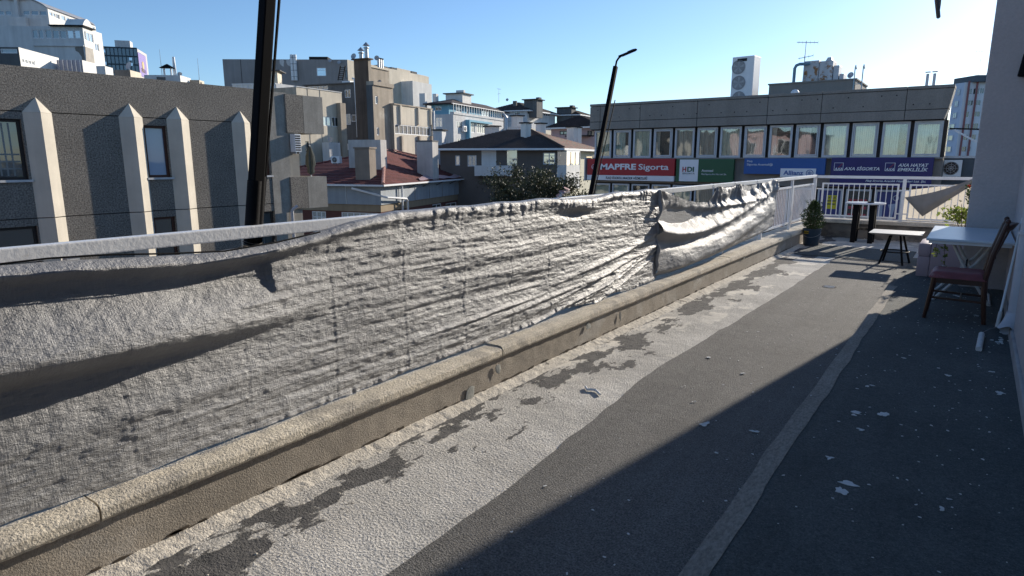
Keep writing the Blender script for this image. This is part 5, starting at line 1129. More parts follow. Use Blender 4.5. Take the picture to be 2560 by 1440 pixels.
q2 = F.rect(*z7_(845, 700), *z7_(935, 770)); mb = MB(); F.box(mb, q2[0], q2[1], q2[2], q2[3], .02, .12); mb.build('banner', mat('peach_print', (.6, .45, .33), .6), C_.t); q2 = F.rect(*z7_(800, 375), *z7_(915, 490)); mb = MB(); F.box(mb, q2[0], q2[1], q2[2]+.8, q2[3]-.6, .0, .1); mb.build('window_strip', gteal, C_.t)
pt_ = C_.c+C_.d2*3.2+C_.d1*1.6; MB().obox((pt_[0], pt_[1], C_.z+.9), C_.d2, C_.d1, (0, 0, 1), 3.4, 2.5, 1.8).build('plant_room', whtg, C_.t); pt_ = C_.c+C_.d2*12+C_.d1*2; MB().obox((pt_[0], pt_[1], C_.z+.3), C_.d2, C_.d1, (0, 0, 1), 6, 3, .6).build('roof_plant', dgrey, C_.t)
antenna(C_.c+C_.d2*20+np.array([0, 0, C_.z]), 9, 'thin mast on the blue glass tower')
# ---- D: rooftop pieces seen over the pebble wall
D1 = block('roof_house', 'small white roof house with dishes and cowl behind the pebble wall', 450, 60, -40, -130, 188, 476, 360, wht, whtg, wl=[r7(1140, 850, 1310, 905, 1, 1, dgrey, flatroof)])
D2 = block('roof_house', 'tiny tan roof hut beside the white roof house', 498, 62, -40, -130, 200, 510, 474, beige, tan, wr=[r7(1965, 945, 1990, 990, 1, 1, darkf, gdark)])
D3 = block('roof_house', 'small cream roof hut below the purple banner', 325, 75, -40, -130, 175, 352, 285, beige, dgrey)
t_ = D1.L; p = t_.p(t_.at(*z7_(1300, 810))[0], D1.z-.05, -.6); cw = thing('chimney_cowl', 'dark pitched cowl on white posts on the roof house', 'chimney cowl', p)
for dx in (-.3, .3): MB().tube([p+t_.d*dx, p+t_.d*dx+np.array([0, 0, .75])], .09, 8).build('post', whitef, cw)
a = p+np.array([0, 0, .72]); MB().add([a-t_.d*.62-t_.n*.3, a+t_.d*.62-t_.n*.3, a+t_.d*.62+t_.n*.3, a-t_.d*.62+t_.n*.3, a+np.array([0, 0, .36])-t_.d*.05, a+np.array([0, 0, .36])+t_.d*.05], [(0, 1, 2, 3), (0, 1, 5, 4), (2, 3, 4, 5), (1, 2, 5), (0, 3, 4)]).build('hood', black, cw)
p2 = t_.p(t_.at(*z7_(1400, 810))[0], D1.z-.05, -1.0); fl = MB().tube([p2, p2+np.array([0, 0, 1.75])], [.15, .11], 12); single(fl, 'flue_pipe', whitef, 'white flue pipe on the roof house', 'flue', smooth=True)
dish(D1.R.p(1.2, D1.z-.03, -.5), .42, (.5, -.5, .4), 'larger satellite dish at the roof house corner'); dish(D1.L.p(.3, D1.z-.03, -.5), .33, (.3, -.9, .3), 'small satellite dish on the white roof house')
dish(D3.R.p(.6, D3.z-.03, -.4), .9, (.2, -1, .4), 'pale satellite dish on the cream roof hut')
antenna(D1.L.p(t_.at(*z7_(1205, 800))[0], D1.z-.05, -.4), 1.9+.4, 'thin upright whip antenna left of the cowl'); antenna(D2.L.p(.1, D2.z-.02, -.3), 2.0, 'thin upright whip antenna on the tan hut')
# ---- E: big grey block with tan side
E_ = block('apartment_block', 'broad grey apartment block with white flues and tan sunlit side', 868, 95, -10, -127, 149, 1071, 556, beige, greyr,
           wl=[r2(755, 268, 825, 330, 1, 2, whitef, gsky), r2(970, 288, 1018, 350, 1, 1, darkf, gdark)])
mb = MB(); F = E_.L; F.box(mb, F.at(*z2_(190, 300))[0]-.03, F.at(*z2_(190, 300))[0]+.03, 0, E_.z, .0, .02); mb.build('joint', dkgap, E_.t)
for x in (582, 606):
    a = F.at(*z2_(x, 365)); b_ = F.at(*z2_(x, 172)); MB().tube([F.p(a[0], a[1], .25), F.p(a[0], b_[1], .25)], .22, 10).build('flue', whitef, E_.t, smooth=True)
    for k in range(4): z = a[1]+(b_[1]-a[1])*(k+.5)/4; MB().tube([F.p(a[0], z, .25), F.p(a[0], z+.12, .25)], .26, 10).build('flue_band', galv, E_.t)
for x, y in ((495, 230), (545, 228)):
    a = F.at(*z2_(x, y)); blobm = MB(); c = F.p(a[0], a[1], .01); blobm.prism([c+(.35+.1*math.sin(k*2.3))*(math.cos(k*.7)*F.d*.9+math.sin(k*.7)*1.4*Zz) for k in range(9)], F.n*.01); blobm.build('plaster_patch', whtg, E_.t)
for x, y, s_ in ((860, 220, .5), (928, 232, .5)):
    a = F.at(*z2_(x, y+15)); dish(F.p(a[0], a[1], .4), s_, (.5, -.8, .3), 'pale satellite dish high on the grey block wall' if x == 860 else 'satellite dish beside the iron ladder')
roof_b = [(700, 190, 820, 205)]
mb = MB(); q = F.rect(*z2_(690, 190), *z2_(830, 204)); F.box(mb, q[0], q[1], E_.z-.02, E_.z+.45, -4, -.5); mb.build('solar_rack', dkgap, E_.t)
F = E_.R; zs_ = F.at(*z2_(1480, 330))[1]
for (x0, x1, y, m_) in ((1225, 1300, 245, dgrey), (1330, 1365, 262, dgrey), (1370, 1470, 268, beige), (1480, 1520, 292, dgrey), (1525, 1590, 315, wht)):
    a, b_ = F.at(*z2_(x0, y+40))[0], F.at(*z2_(x1, y+40))[0]; mb = MB(); F.box(mb, min(a, E_.r-.6), min(b_, E_.r-.1), E_.z-1.5, F.at(*z2_(x0, y))[1], -4, -.3); mb.build('roof_room', m_, E_.t)
q = F.rect(*z2_(1390, 385), *z2_(1535, 520)); mb = MB(); F.box(mb, q[0], q[1], -2, q[3], 0, 2.2); mb.build('side_bay', wht, E_.t)
# ---- F: beige sunlit block
F_ = block('apartment_block', 'beige sunlit block with a strip window behind the concrete balconies', 740, 63, -9, -100, 217, 853, 640, beige, tan,
           wr=[r2(800, 635, 862, 705, 2, 1, whitef, gpale), r2(868, 638, 920, 710, 2, 1, whitef, gdark), r2(672, 820, 697, 900, 1, 1, darkf, gdark), r2(835, 828, 856, 900, 1, 1, whitef, gdark), r2(900, 832, 922, 895, 1, 1, whitef, gdark)])
mb = MB(); F = F_.R
for x in (690, 782): u = F.at(*z2_(x, 520))[0]; F.box(mb, u-.02, u+.02, 3, F_.z, 0, .03)
mb.build('joints', tan, F_.t); q = F.rect(*z2_(912, 535), *z2_(942, 900)); mb = MB(); F.box(mb, q[0], q[1]+.2, -4, q[3], 0, .5); mb.build('buttress', tan, F_.t)
mb = MB(); F.box(mb, 0, F_.r, F_.z, F_.z+.08, -.3, .06); mb.build('coping', whtg, F_.t)
F2 = block('terrace_house', 'pale roof terrace wall left of the beige block', 690, 66, -9, -120, 208, 765, 580, whtg, wht); 
for k in range(8): plate(F2.t, F2.L, F2.l*k/8+.1, F2.l*k/8+.16, F2.z-.9, F2.z-.1, 0, .06, whitef, 'rail_post')
plate(F2.t, F2.L, 0, F2.l, F2.z-.1, F2.z, .0, .08, whitef, 'rail'); 
hut = chimney(F2.t, far(678, 72, 180), azd(-40), 1.7, 1.7, F2.z-1, F2.L.at(680, 160)[1], beige, .8, dgrey)
dsh = F_.R.at(*z2_(805, 820)); dish(F_.R.p(dsh[0], dsh[1]-.2, .9), .62, (.3, -1, .35), 'large pale satellite dish before the beige block'); ck = chimney(F_.t, F_.R.p(dsh[0], 0, 1.0), F_.d1, 1.6, .9, -4, F_.R.at(*z2_(790, 830))[1], whtg)
# ---- G: dark grey block
G_ = block('apartment_block', 'dark grey rendered block with a white downpipe', 893, 76, -10, -104, 208, 940, 763, dgrey, dgrey,
           wl=[r2(965, 432, 1010, 492, 2, 1), r2(952, 615, 1010, 695, 2, 1, whitef, gpale), r2(1015, 620, 1050, 672, 1, 1), r2(967, 838, 1030, 885, 3, 1), r2(685, 400, 840, 435, 4, 1)])
F = G_.L; roofslab(G_, .25, G_.z, .12, dgrey, 'roof_edge')
pts = [F.p(F.at(*z2_(x, y))[0], F.at(*z2_(x, y))[1], .18) for x, y in ((1030, 350), (1045, 352), (1052, 420), (1062, 600), (1070, 790))]; MB().tube(pts, .12, 10).build('downpipe', whitef, G_.t, smooth=True)
mb = MB()
for x in (880, 915):
    a, b_ = F.at(*z2_(x-5, 355)), F.at(*z2_(x+15, 245)); mb.bar(F.p(a[0], a[1], -1), F.p(b_[0], b_[1], -1), .09)
for k in range(7): y = 350-k*15; a, b_ = F.at(*z2_(876+k*2, y)), F.at(*z2_(914+k*2, y)); mb.bar(F.p(a[0], a[1], -1), F.p(b_[0], b_[1], -1), .07)
single(mb, 'iron_ladder', black, 'dark iron ladder on the dark grey block roof', 'ladder')
mb = MB(); q = F.rect(*z2_(905, 345), *z2_(965, 366)); F.box(mb, q[0], q[1], G_.z+.1, G_.z+.45, -2, -1); mb.build('skylight', whitef, G_.t)
# ---- brown chimney tower and tan blocks
T_ = block('chimney_tower', 'tall rust brown chimney shaft with steel cowls', 920, 57, -10, -104, 148, 927, 884, tan, rust)
roofslab(T_, .15, T_.z, .1, rust, 'cap')
for k, (x, y0) in enumerate(((898, 128), (905, 116))):
    p = T_.c+T_.d2*(.9-.55*k)+T_.d1*.3; zt_ = T_.L.at(x, y0)[1]; MB().tube([np.array([p[0], p[1], T_.z]), np.array([p[0], p[1], zt_])], .16, 10).build('flue', galv, T_.t, smooth=True); MB().lathe([(.30, 0), (.02, .28)], (p[0], p[1], zt_+.1), 14).build('cowl', galv, T_.t); MB().lathe([(.26, 0), (.26, .04)], (p[0], p[1], zt_-.12), 14).build('cowl_ring', galv, T_.t)
dish(T_.c+T_.d2*1.45+np.array([0, 0, T_.z]), .5, (.3, -1, .3), 'grey satellite dish left on top of the rust brown shaft'); dish(T_.c+T_.d1*1.2+np.array([0, 0, T_.z]), .42, (.6, -1, .3), 'grey satellite dish right on top of the rust brown shaft')
pts = [T_.R.p(.5, T_.R.at(*z2_(1150, 380))[1]-.6, .5), T_.R.p(.5, T_.R.at(*z2_(1150, 380))[1], .55), T_.R.p(.9, T_.R.at(*z2_(1150, 375))[1]+.12, .5)]; MB().tube(pts, .14, 8).build('bent_pipe', dgrey, T_.t, smooth=True)
H_ = block('apartment_block', 'tan rendered block with two small windows beside the rust shaft', 931, 54, -11, -104, 212, 982, 915, tan, dgrey, wr=[r2(1195, 480, 1214, 540), r2(1206, 716, 1224, 775)])
plate(H_.t, H_.R, 0, H_.r, H_.z, H_.z+.3, -.6, .12, tan, 'cornice')
H1 = block('roof_house', 'tan upper storey set back above the tan block', 921, 60, -11, -104, 167, 972, 905, tan, dgrey); plate(H1.t, H1.R, 0, H1.r, H1.z, H1.z+.12, -.4, .1, beige, 'coping')
for k in range(3): p = H1.R.p(H1.r-.9+k*.28, 0, -.5); MB().tube([np.array([p[0], p[1], H1.z]), np.array([p[0], p[1], H1.z+1.0])], .11, 8).build('flue', galv, H1.t, smooth=True); MB().lathe([(.16, 0), (.16, .1)], (p[0], p[1], H1.z+1.0), 10).build('flue_cap', dkgap, H1.t)
H2 = block('apartment_block', 'beige block with pilasters and a long white ribbon window', 983, 56, -12, -104, 261, 1080, 970, beige, tan, wr=[r2(1342, 703, 1610, 772, 9, 1, whitef, gdark)])
F = H2.R
for x in (1378, 1512, 1605): u = F.at(*z2_(x, 600))[0]; plate(H2.t, F, u-.12, u+.12, F.at(*z2_(x, 700))[1]+.05, H2.z-.02, .0, .16, beige, 'pilaster'); plate(H2.t, F, u-.12, u+.12, -6, F.at(*z2_(x, 780))[1], .0, .2, tan, 'pilaster')
plate(H2.t, F, 0, H2.r, H2.z, H2.z+.1, -.5, .1, tan, 'coping'); a = F.at(*z2_(1625, 600))[0]; MB().tube([F.p(H2.r-.05, 3, .15), F.p(H2.r-.05, H2.z-.1, .15)], .13, 8).build('downpipe', whitef, H2.t, smooth=True)
# ---- I: red roofed house
I_ = Bld('red_roof_house', 'brick house with red hipped tile roof and blue grey eaves boards', far(951, 37, 462), -19.4, -106, GZ, 'house'); F, G = I_.R, I_.L
ze = F.at(951.1, 462)[1]; rI = F.at(1247, 446)[0]; lI = 10.5
cn = lambda u, v, z: I_.c+I_.d1*u+I_.d2*v+np.array([0, 0, z])
ev = .0; ap0 = cn(rI*.40, lI*.42, 0); d_ = ap0-EYE; ymax = 378
za = float(EYE[2]+ (lambda r: r[2]/np.linalg.norm(r[:2]))(ray(985, 377))*np.linalg.norm(ap0[:2]-EYE[:2])); A0 = cn(rI*.40, lI*.42, za); A1 = cn(rI*.56, lI*.5, za-.02)
c0, c1, c2, c3 = cn(-.35, -.35, ze), cn(rI+.35, -.35, ze), cn(rI+.35, lI+.35, ze), cn(-.35, lI+.35, ze)
mb = MB(); tiled(mb, c0, c1, A1, A0, 24); tiled(mb, c1, c2, A1, A1, 24); tiled(mb, c2, c3, A0, A1, 24); tiled(mb, c3, c0, A0, A0, 24); rf = mb.build('roof', roofr, I_.t)
ridge(rf, c0+np.array([0, 0, .05]), A0, 26, ridgem, .11); ridge(rf, c1+np.array([0, 0, .05]), A1, 26, roofr, .10); ridge(rf, A0+np.array([0, 0, .05]), A1+np.array([0, 0, .05]), 4, roofr, .10); ridge(rf, c3+np.array([0, 0, .05]), A0, 26, roofr, .10)
gut = MB(); gut.bar(c0+np.array([0, 0, -.03]), c1+np.array([0, 0, -.03]), .14, .10); gut.build('gutter', whitef, I_.t); gut = MB(); gut.bar(c0+np.array([0, 0, -.035]), c3+np.array([0, 0, -.035]), .14, .10); gut.build('gutter', whitef, I_.t)
fasc = mat('blue_grey_boards', (.30, .335, .37), .7, .12, 1.2, streak=.2); brick = mat('brick_red_render', (.13, .052, .042), .9, .15, 1.5); tanb = mat('tan_band', (.30, .235, .16), .9, .15, 1, streak=.2)
zf = ze-1.15; zb2 = zf-.42; I_.core(rI, lI, GZ, ze-.06, fasc, .25)
for FF, L, ws in ((F, rI, [r3(175, 1310, 270, 1420, 2, 1), r3(315, 1300, 430, 1420, 2, 1), r3(520, 1280, 622, 1420, 2, 1), r3(700, 1265, 800, 1420, 2, 1), r3(870, 1255, 970, 1420, 2, 1)]), (G, lI, [r2(940, 1300, 1235, 1460, 6, 2), r2(720, 1320, 825, 1460, 3, 2)])):
    wall(I_.t, FF, 0, L, zf, ze, [], fasc, .1, 'eaves_boards'); mb = MB(); 
    wall(I_.t, FF.shift(-.08), .08, L, zb2, zf, [], tanb, .1, 'tan_band')
    rc = [FF.shift(-.12).rect(*w[:4]) for w in ws]; rc = [(max(q[0], .3), min(q[1], L-.1), q[3]-1.45, min(q[3], zb2-.06)) for q in rc]; wall(I_.t, FF.shift(-.12), .12, L, GZ, zb2, rc, brick, .12)
    for q, w in zip(rc, ws): window(I_.t, FF.shift(-.12), q, whitef, gdark if FF is F else gpale, w[4], w[5], .06, .08)
    for k in range(1, int(L/2.3)): plate(I_.t, FF, k*2.3, k*2.3+.03, zf+.02, ze-.1, .0, .025, galv, 'board_joint')
pts = [G.p(*G.at(*z2_(1040, 1170)), .3), F.p(.1, F.at(*z2_(1245, 1240))[1], .35), F.p(F.at(*z2_(1395, 1250))[0], F.at(*z2_(1395, 1250))[1], .3), F.p(F.at(*z2_(1410, 1270))[0], F.at(*z2_(1410, 1270))[1], .25), F.p(F.at(*z2_(1412, 1360))[0], -5, .25)]; MB().tube(pts, .07, 8).build('drain_pipe', whitef, I_.t, smooth=True)
pts = [F.p(F.at(*z2_(1372, 1170))[0], ze-.1, .2), F.p(F.at(*z2_(1372, 1170))[0], -5, .2)]; MB().tube(pts, .06, 8).build('drain_pipe', whitef, I_.t, smooth=True)
for k in range(6): u = F.at(*z2_(1450+k*100, 1150))[0]; MB().bar(F.p(min(u, rI), ze-.3, .05), F.p(min(u+.5, rI+.3), ze-.08, .35), .05).build('eaves_strut', dgrey, I_.t)
# plastic sheet on the eaves
P = []; sh = mat('pinkish_plastic_sheet', (.42, .30, .31), .4, .15, 4, .6, 6)
e1 = c1-c0; up = A0-c0; nrm = np.cross(e1, A0-c0); nrm /= np.linalg.norm(nrm); nrm = nrm if nrm[2] > 0 else -nrm
for i, t in enumerate(np.linspace(.22, .985, 40)):
    for j, s_ in enumerate(np.linspace(.0, 1, 6)):
        hgt = (.03+.15*s_)*(1-.0*t); base = c0+e1*t; top = base+(A0+(A1-A0)*t-base)*hgt*(.75+.3*math.sin(t*23)); P.append(top+nrm*(.06+.05*abs(math.sin(t*40+s_*3))))
MB().add(P, [(i*6+j, i*6+j+1, (i+1)*6+j+1, (i+1)*6+j) for i in range(39) for j in range(5)]).build('plastic_sheet', sh, I_.t, smooth=True)
chw = mat('chimney_white_render', (.50, .475, .45), .9, .12, 2, .3, 15, streak=.25); chb = mat('chimney_brown_render', (.26, .215, .175), .9, .12, 2, streak=.2)
def chim(px, D, yt, yb, w, d_, mt, cap=.0, cm=None):
    p = far(px, D, (yt+yb)/2); zt_ = float(far(px, D, yt)[2]); zb_ = float(far(px, D, yb)[2]); return chimney(rf, p, azd(-19.4), d_, w, zb_-.8, zt_, mt, cap, cm)
chim(904, 42, 350, 432, 1.45, .7, chw); chim(938, 41.2, 350, 420, 1.2, .8, chw); chim(914, 38.6, 372, 446, .95, .8, chb, .12); chim(1069, 44.5, 355, 420, 1.15, 1.0, chw, .05, dgrey); chim(1254, 50, 362, 438, .75, .8, chw, .05, chw)
acp = far(836, 41, 408); ac_unit(Face(acp, -azd(-106), azd(164)), 0, float(acp[2]), .62, .42, 'small white air conditioner on the red tile roof')
sk = rf; dm = cn(rI*.5, lI*.12, 0)
# ---- J: white block with blue top storey
J_ = block('apartment_block', 'white block below the light blue top storey', 1133, 72, -13, -104, 285, 1262, 1085, whtg, whtg,
           wr=[r3(432, 435, 492, 515, 3, 1), r3(545, 452, 622, 555, 4, 2), r3(645, 465, 735, 565, 4, 2), r3(438, 622, 495, 700, 3, 1), r3(545, 630, 622, 700, 4, 1)], wl=[r3(200, 395, 280, 500, 2, 2, whitef, gpale)])
F = J_.R; a, b_ = F.at(*z3_(525, 432)), F.at(*z3_(770, 460)); plate(J_.t, F, a[0], b_[0], a[1]-.1, a[1]+.12, .0, .5, blue, 'bay_head'); plate(J_.t, F, a[0], a[0]+.25, a[1]-7, a[1]-.1, .0, .5, blue, 'bay_side')
plate(J_.t, F, 0, J_.r, J_.z, J_.z+.25, -.4, .1, whtg, 'coping')
ac_unit(F, F.at(*z3_(478, 545))[0], F.at(*z3_(478, 545))[1], .8, .6, 'white air conditioner on the white block below the blue storey')
J2 = block('roof_storey', 'light blue top storey with glazed balcony rail', 1122, 75.5, -13, -104, 258, 1258, 1078, blue, blue, wr=[r3(420, 285, 480, 340, 3, 1), r3(540, 300, 558, 380), r3(700, 320, 780, 395, 3, 1, whitef, gpale)], wl=[r3(200, 278, 270, 325, 2, 1)])
for k in range(22): u = J_.r*(k+.3)/22; plate(J_.t, F, u, u+.05, J_.z+.25, J_.z+1.1, -.1, -.05, whitef, 'rail_post')
plate(J_.t, F, 0, J_.r, J_.z+1.1, J_.z+1.16, -.12, -.03, whitef, 'hand_rail')
P = J2.foot(J2.r, J2.l, .7); zc = J2.z; ctr = sum(P)/4; mb = MB(); rg = [ctr-J2.d1*J2.r*.3, ctr+J2.d1*J2.r*.3]; q = [p+np.array([0, 0, zc]) for p in P]; rr = [p+np.array([0, 0, zc+.75]) for p in rg]
mb.add(q+rr, [(0, 1, 5, 4), (1, 2, 5), (2, 3, 4, 5), (3, 0, 4)]); mb.add(q+[p-np.array([0, 0, .12]) for p in q], [(0, 1, 5, 4), (1, 2, 6, 5), (2, 3, 7, 6), (3, 0, 4, 7), (4, 5, 6, 7)]); jr = mb.build('roof', roofd, J2.t)
def pxbox(parent, x0, x1, y0, y1, D, dep, mt, a=-13, name='roof_room'):
    c = far((x0+x1)/2, D); w = abs(np.linalg.norm(far(x1, D)-far(x0, D))); return MB().obox((c[0], c[1], (float(far(x0, D, y0)[2])+float(far(x0, D, y1)[2]))/2), Rr, Hh, (0, 0, 1), w, dep, abs(float(far(x0, D, y0)[2])-float(far(x0, D, y1)[2]))).build(name, mt, parent)
jx = lambda a, b_, c, d: (1040+a/4.236, 1040+b_/4.236, 200+c/4.236, 200+d/4.236)
def cornerbox(parent, px, D, a1, xr, xl, yt, yb, mr, name='roof_room', cap=None):
    b = Bld('t', '', far(px, D, yt), a1, a1-91); bpy.data.objects.remove(b.t); r = abs(b.R.at(xr, yt)[0]); l_ = abs(b.L.at(xl, yt)[0]); z1, z0 = b.R.at(px+.01, yt)[1], b.R.at(px+.01, yb)[1]-1
    P = [b.c, b.c+b.d1*r, b.c+b.d1*r+b.d2*l_, b.c+b.d2*l_]; o = MB().hexa([p+np.array([0, 0, z0]) for p in P], [p+np.array([0, 0, z1]) for p in P]).build(name, mr, parent)
    if cap: 
        e = .25; P = [b.c-b.d1*e-b.d2*e, b.c+b.d1*(r+e)-b.d2*e, b.c+b.d1*(r+e)+b.d2*(l_+e), b.c-b.d1*e+b.d2*(l_+e)]; MB().hexa([p+np.array([0, 0, z1]) for p in P], [p+np.array([0, 0, z1+.12]) for p in P]).build('roof_room_cap', cap, parent)
    return b
cornerbox(jr, 1156, 79, -13, 1178, 1114, 234, 262, wht, cap=dgrey); cornerbox(jr, 1159, 80, -13, 1163, 1140, 225, 240, wht); cornerbox(jr, 1090, 78, -13, 1096, 1081, 234, 250, wht, 'chimney')
cornerbox(jr, 1062, 76, -13, 1067, 1048, 233, 256, wht, 'chimney')
# ---- dark chimney pots between J and K
cp = thing('chimney_stack', 'white chimney with sooty pitched cap left of the dark roof', 'chimney', far(1101, 52)*np.array([1, 1, 0])); chimney(cp, far(1101, 52), azd(-20), .9, .7, -6, float(far(1101, 52, 327)[2]), whtg, .25, dkgap)
# ---- K: dark hipped roof house
K_ = Bld('dark_roof_house', 'grey house with a dark hipped roof and many chimneys', far(1393, 48, 371), -12, -118, GZ, 'house'); F, G = K_.R, K_.L; ze = F.at(1393.1, 371)[1]; rK = 9.5; lK = abs(G.at(1100, 373)[0])
kn = lambda u, v, z: K_.c+K_.d1*u+K_.d2*v+np.array([0, 0, z]); e = .7
c0, c1, c2, c3 = kn(-e, -e, ze), kn(rK+e, -e, ze), kn(rK+e, lK+e, ze), kn(-e, lK+e, ze)
def zat(P, x, y): r = ray(x, y); return float(EYE[2]+r[2]/np.linalg.norm(r[:2])*np.linalg.norm(P[:2]-EYE[:2]))
A0 = kn(rK*.45, lK*.42, 0); A0[2] = zat(A0, 1328, 323); A1 = kn(rK*.45, lK*.60, A0[2])
mb = MB(); tiled(mb, c3, c0, A0, A1, 22); tiled(mb, c2, c3, A1, A1, 22); kr = mb.build('roof', roofd, K_.t); mb = MB(); tiled(mb, c0, c1, A0, A0, 22); mb.quad(c1, c2, A1, A0); mb.build('roof', roofp, K_.t)  # left slope dark, right slope pink: sun and shade painted by tile colour
ridge(kr, c0+np.array([0, 0, .05]), A0, 24, roofd, .10)
for p, q in ((c0, c1), (c0, c3)): MB().bar(p+np.array([0, 0, -.06]), q+np.array([0, 0, -.06]), .16, .14).build('gutter', whitef, K_.t)
MB().hexa([p+np.array([0, 0, -.13]) for p in (c0, c1, c2, c3)], [p+np.array([0, 0, -.10]) for p in (c0, c1, c2, c3)]).build('soffit', whtg, K_.t)
K_.core(rK, lK, GZ, ze-.14, dgrey, .25); kst = mat('brown_grey_stucco', (.155, .135, .12), .9, .12, 1, .3, 15)
wsL = [r3(415, 800, 465, 905, 1, 1, whitef, gpale), r3(545, 798, 640, 915, 2, 1, whitef, gpale), r3(785, 800, 835, 905, 1, 1, whitef, gdark), r3(1345, 755, 1475, 895, 2, 2, whitef, gsky)]
wsR = [r3(1655, 795, 1740, 950, 1, 1, whitef, gdark), r3(1805, 800, 1880, 950, 1, 1, whitef, gdark), r3(1655, 1055, 1735, 1150, 2, 1, whitef, gdark)]
for FF, L, ws, m_ in ((G, lK, wsL, kst), (F, rK, wsR, creamy)):
    rc = []
    for w in ws: q = list(FF.rect(*w[:4])); q[0] = max(q[0], .1); q[1] = min(q[1], L-.1); q[3] = min(q[3], ze-.3); rc.append(tuple(q))
    ok = [(q, w) for q, w in zip(rc, ws) if q[1]-q[0] > .2]; wall(K_.t, FF, 0, L, GZ, ze-.13, [q for q, _ in ok], m_)
    for q, w in ok: window(K_.t, FF, q, w[6], w[7], w[4], w[5], .07, .08)
q = G.rect(*z3_(640, 905), *z3_(1030, 985)); plate(K_.t, G, q[0], q[1], q[2]-.2, q[3], 0, .8, wht, 'balcony'); q2 = G.rect(*z3_(695, 745), *z3_(850, 905)); plate(K_.t, G, q2[0], q2[1], q2[2], q2[3], .0, .03, wht, 'white_wall_field'); q2 = G.rect(*z3_(965, 745), *z3_(1070, 905)); plate(K_.t, G, q2[0], q2[1], q2[2], q2[3], .0, .04, gpale, 'glazed_balcony')
q = F.rect(*z3_(1485, 765), *z3_(1640, 900)); bw = plate(K_.t, F, max(.05, q[0]), q[1], q[2], q[3], .0, .7, gsky, 'bay_window'); plate(bw, F, max(.05, q[0])-.03, q[1]+.03, q[2]-1.6, q[2], .0, .73, wht, 'bay_base'); plate(bw, F, max(.05, q[0])-.03, q[1]+.03, q[3], q[3]+.15, .0, .73, whitef, 'bay_head')
for k in range(4): u = max(.05, q[0])+(q[1]-max(.05, q[0]))*k/3; plate(bw, F, u-.04, u+.04, q[2], q[3], .70, .735, whitef, 'mullion')
def kch(px, D, yt, yb, w, d_, mt, cap=.2, cm=dkgap): p = far(px, D, (yt+yb)/2); return chimney(kr, p, azd(12), d_, w, float(far(px, D, yb)[2])-.8, float(far(px, D, yt)[2]), mt, cap, cm)
kch(1314.5, 50.5, 309, 346, .55, .55, wht); kch(1352, 55, 310, 338, .6, .6, wht); kch(1291, 56, 319, 331, .95, .6, wht, .05, wht); kch(1230, 60, 317, 335, 1.0, .9, wht, .3); kch(1432, 56, 319, 344, .85, .6, wht, .2); kch(1446, 56, 320, 345, .3, .5, wht, .1)
kch(1293, 58, 291, 325, .75, .7, wht, .25); pz = far(1264, 57, 310); MB().tube([np.array([pz[0], pz[1], float(far(1264, 57, 330)[2])]), np.array([pz[0], pz[1], float(far(1264, 57, 293)[2])]), np.array([pz[0], pz[1], float(far(1264, 57, 287)[2])])-Rr*.25], .20, 10).build('metal_flue', galv, kr, smooth=True)
# ---- L, M: houses further off
def hiphouse(name, label, px, D, a1, xr, xl, ye, yr, m_wr, m_wl, m_roof, wr=(), wl=(), apx=None, group=None):
    b = block(name, label, px, D, a1, a1-95, ye, xr, xl, m_wr, m_wl, wr, wl, group=group); P = b.foot(b.r, b.l, .6); q = [p+np.array([0, 0, b.z]) for p in P]; ctr = sum(P)/4; zr_ = float(far(px, D+b.l*.4, yr)[2])
    k0, k1 = ctr-b.d1*b.r*.15, ctr+b.d1*b.r*.15; rr = [k+np.array([0, 0, zr_]) for k in (k0, k1)]; mb = MB(); tiled(mb, q[0], q[1], rr[1], rr[0], 14); tiled(mb, q[3], q[0], rr[0], rr[0], 14); tiled(mb, q[1], q[2], rr[1], rr[1], 14); mb.quad(q[2], q[3], rr[0], rr[1])
    b.rf = mb.build('roof', m_roof, b.t); mb = MB(); mb.hexa([p-np.array([0, 0, .16]) for p in q], [p-np.array([0, 0, .02]) for p in q]); mb.build('eaves', whitef, b.t); return b
L1 = hiphouse('apartment_house', 'pale house with dark roof and grey stair tower far behind', 1318, 92, -8, 1388, 1222, 275, 253, whtg, whtg, roofd, wr=[r3(1180, 330, 1235, 365, 3, 1), r3(1275, 340, 1340, 375, 2, 1), r3(1350, 345, 1420, 385, 3, 1)], wl=[r3(900, 320, 985, 360, 3, 1), r3(1040, 315, 1100, 370, 3, 1)])
cornerbox(L1.rf, 1342, 92, -8, 1357, 1310, 249, 275, dgrey, cap=dkgap); cornerbox(L1.rf, 1348, 93, -8, 1354, 1340, 243, 252, dgrey, 'chimney'); cornerbox(L1.rf, 1290, 94, -8, 1293, 1282, 252, 262, dgrey, 'chimney')
antenna(far(1247, 95, 256)*np.array([1, 1, 0])+np.array([0, 0, float(far(1247, 95, 256)[2])]), 1.9, 'faint branched antenna on the far dark roof', 1); dish(far(1268, 94, 254)*np.array([1, 1, 0])+np.array([0, 0, float(far(1268, 94, 254)[2])]), .4, (.4, -1, .3), 'small dish on the far dark roof')
plate(L1.t, L1.L, .2, L1.l-.2, L1.z-2.4, L1.z-1.6, .0, .9, whitef, 'balcony'); plate(L1.t, L1.R, .2, L1.r-.2, L1.z-2.6, L1.z-1.7, .0, .6, whtg, 'balcony')
L2 = hiphouse('apartment_house', 'small far house with dark roof and yellow gable side', 1445, 100, -8, 1482, 1392, 286, 273, creamy, dgrey, roofd, wr=[r3(1740, 385, 1785, 415, 2, 1)], wl=[r3(1620, 385, 1660, 420, 2, 1)])
cornerbox(L2.rf, 1429, 100, -8, 1440, 1392, 269, 285, dgrey, cap=dkgap); cornerbox(L2.rf, 1432, 101, -8, 1438, 1424, 263, 272, dgrey, 'chimney')
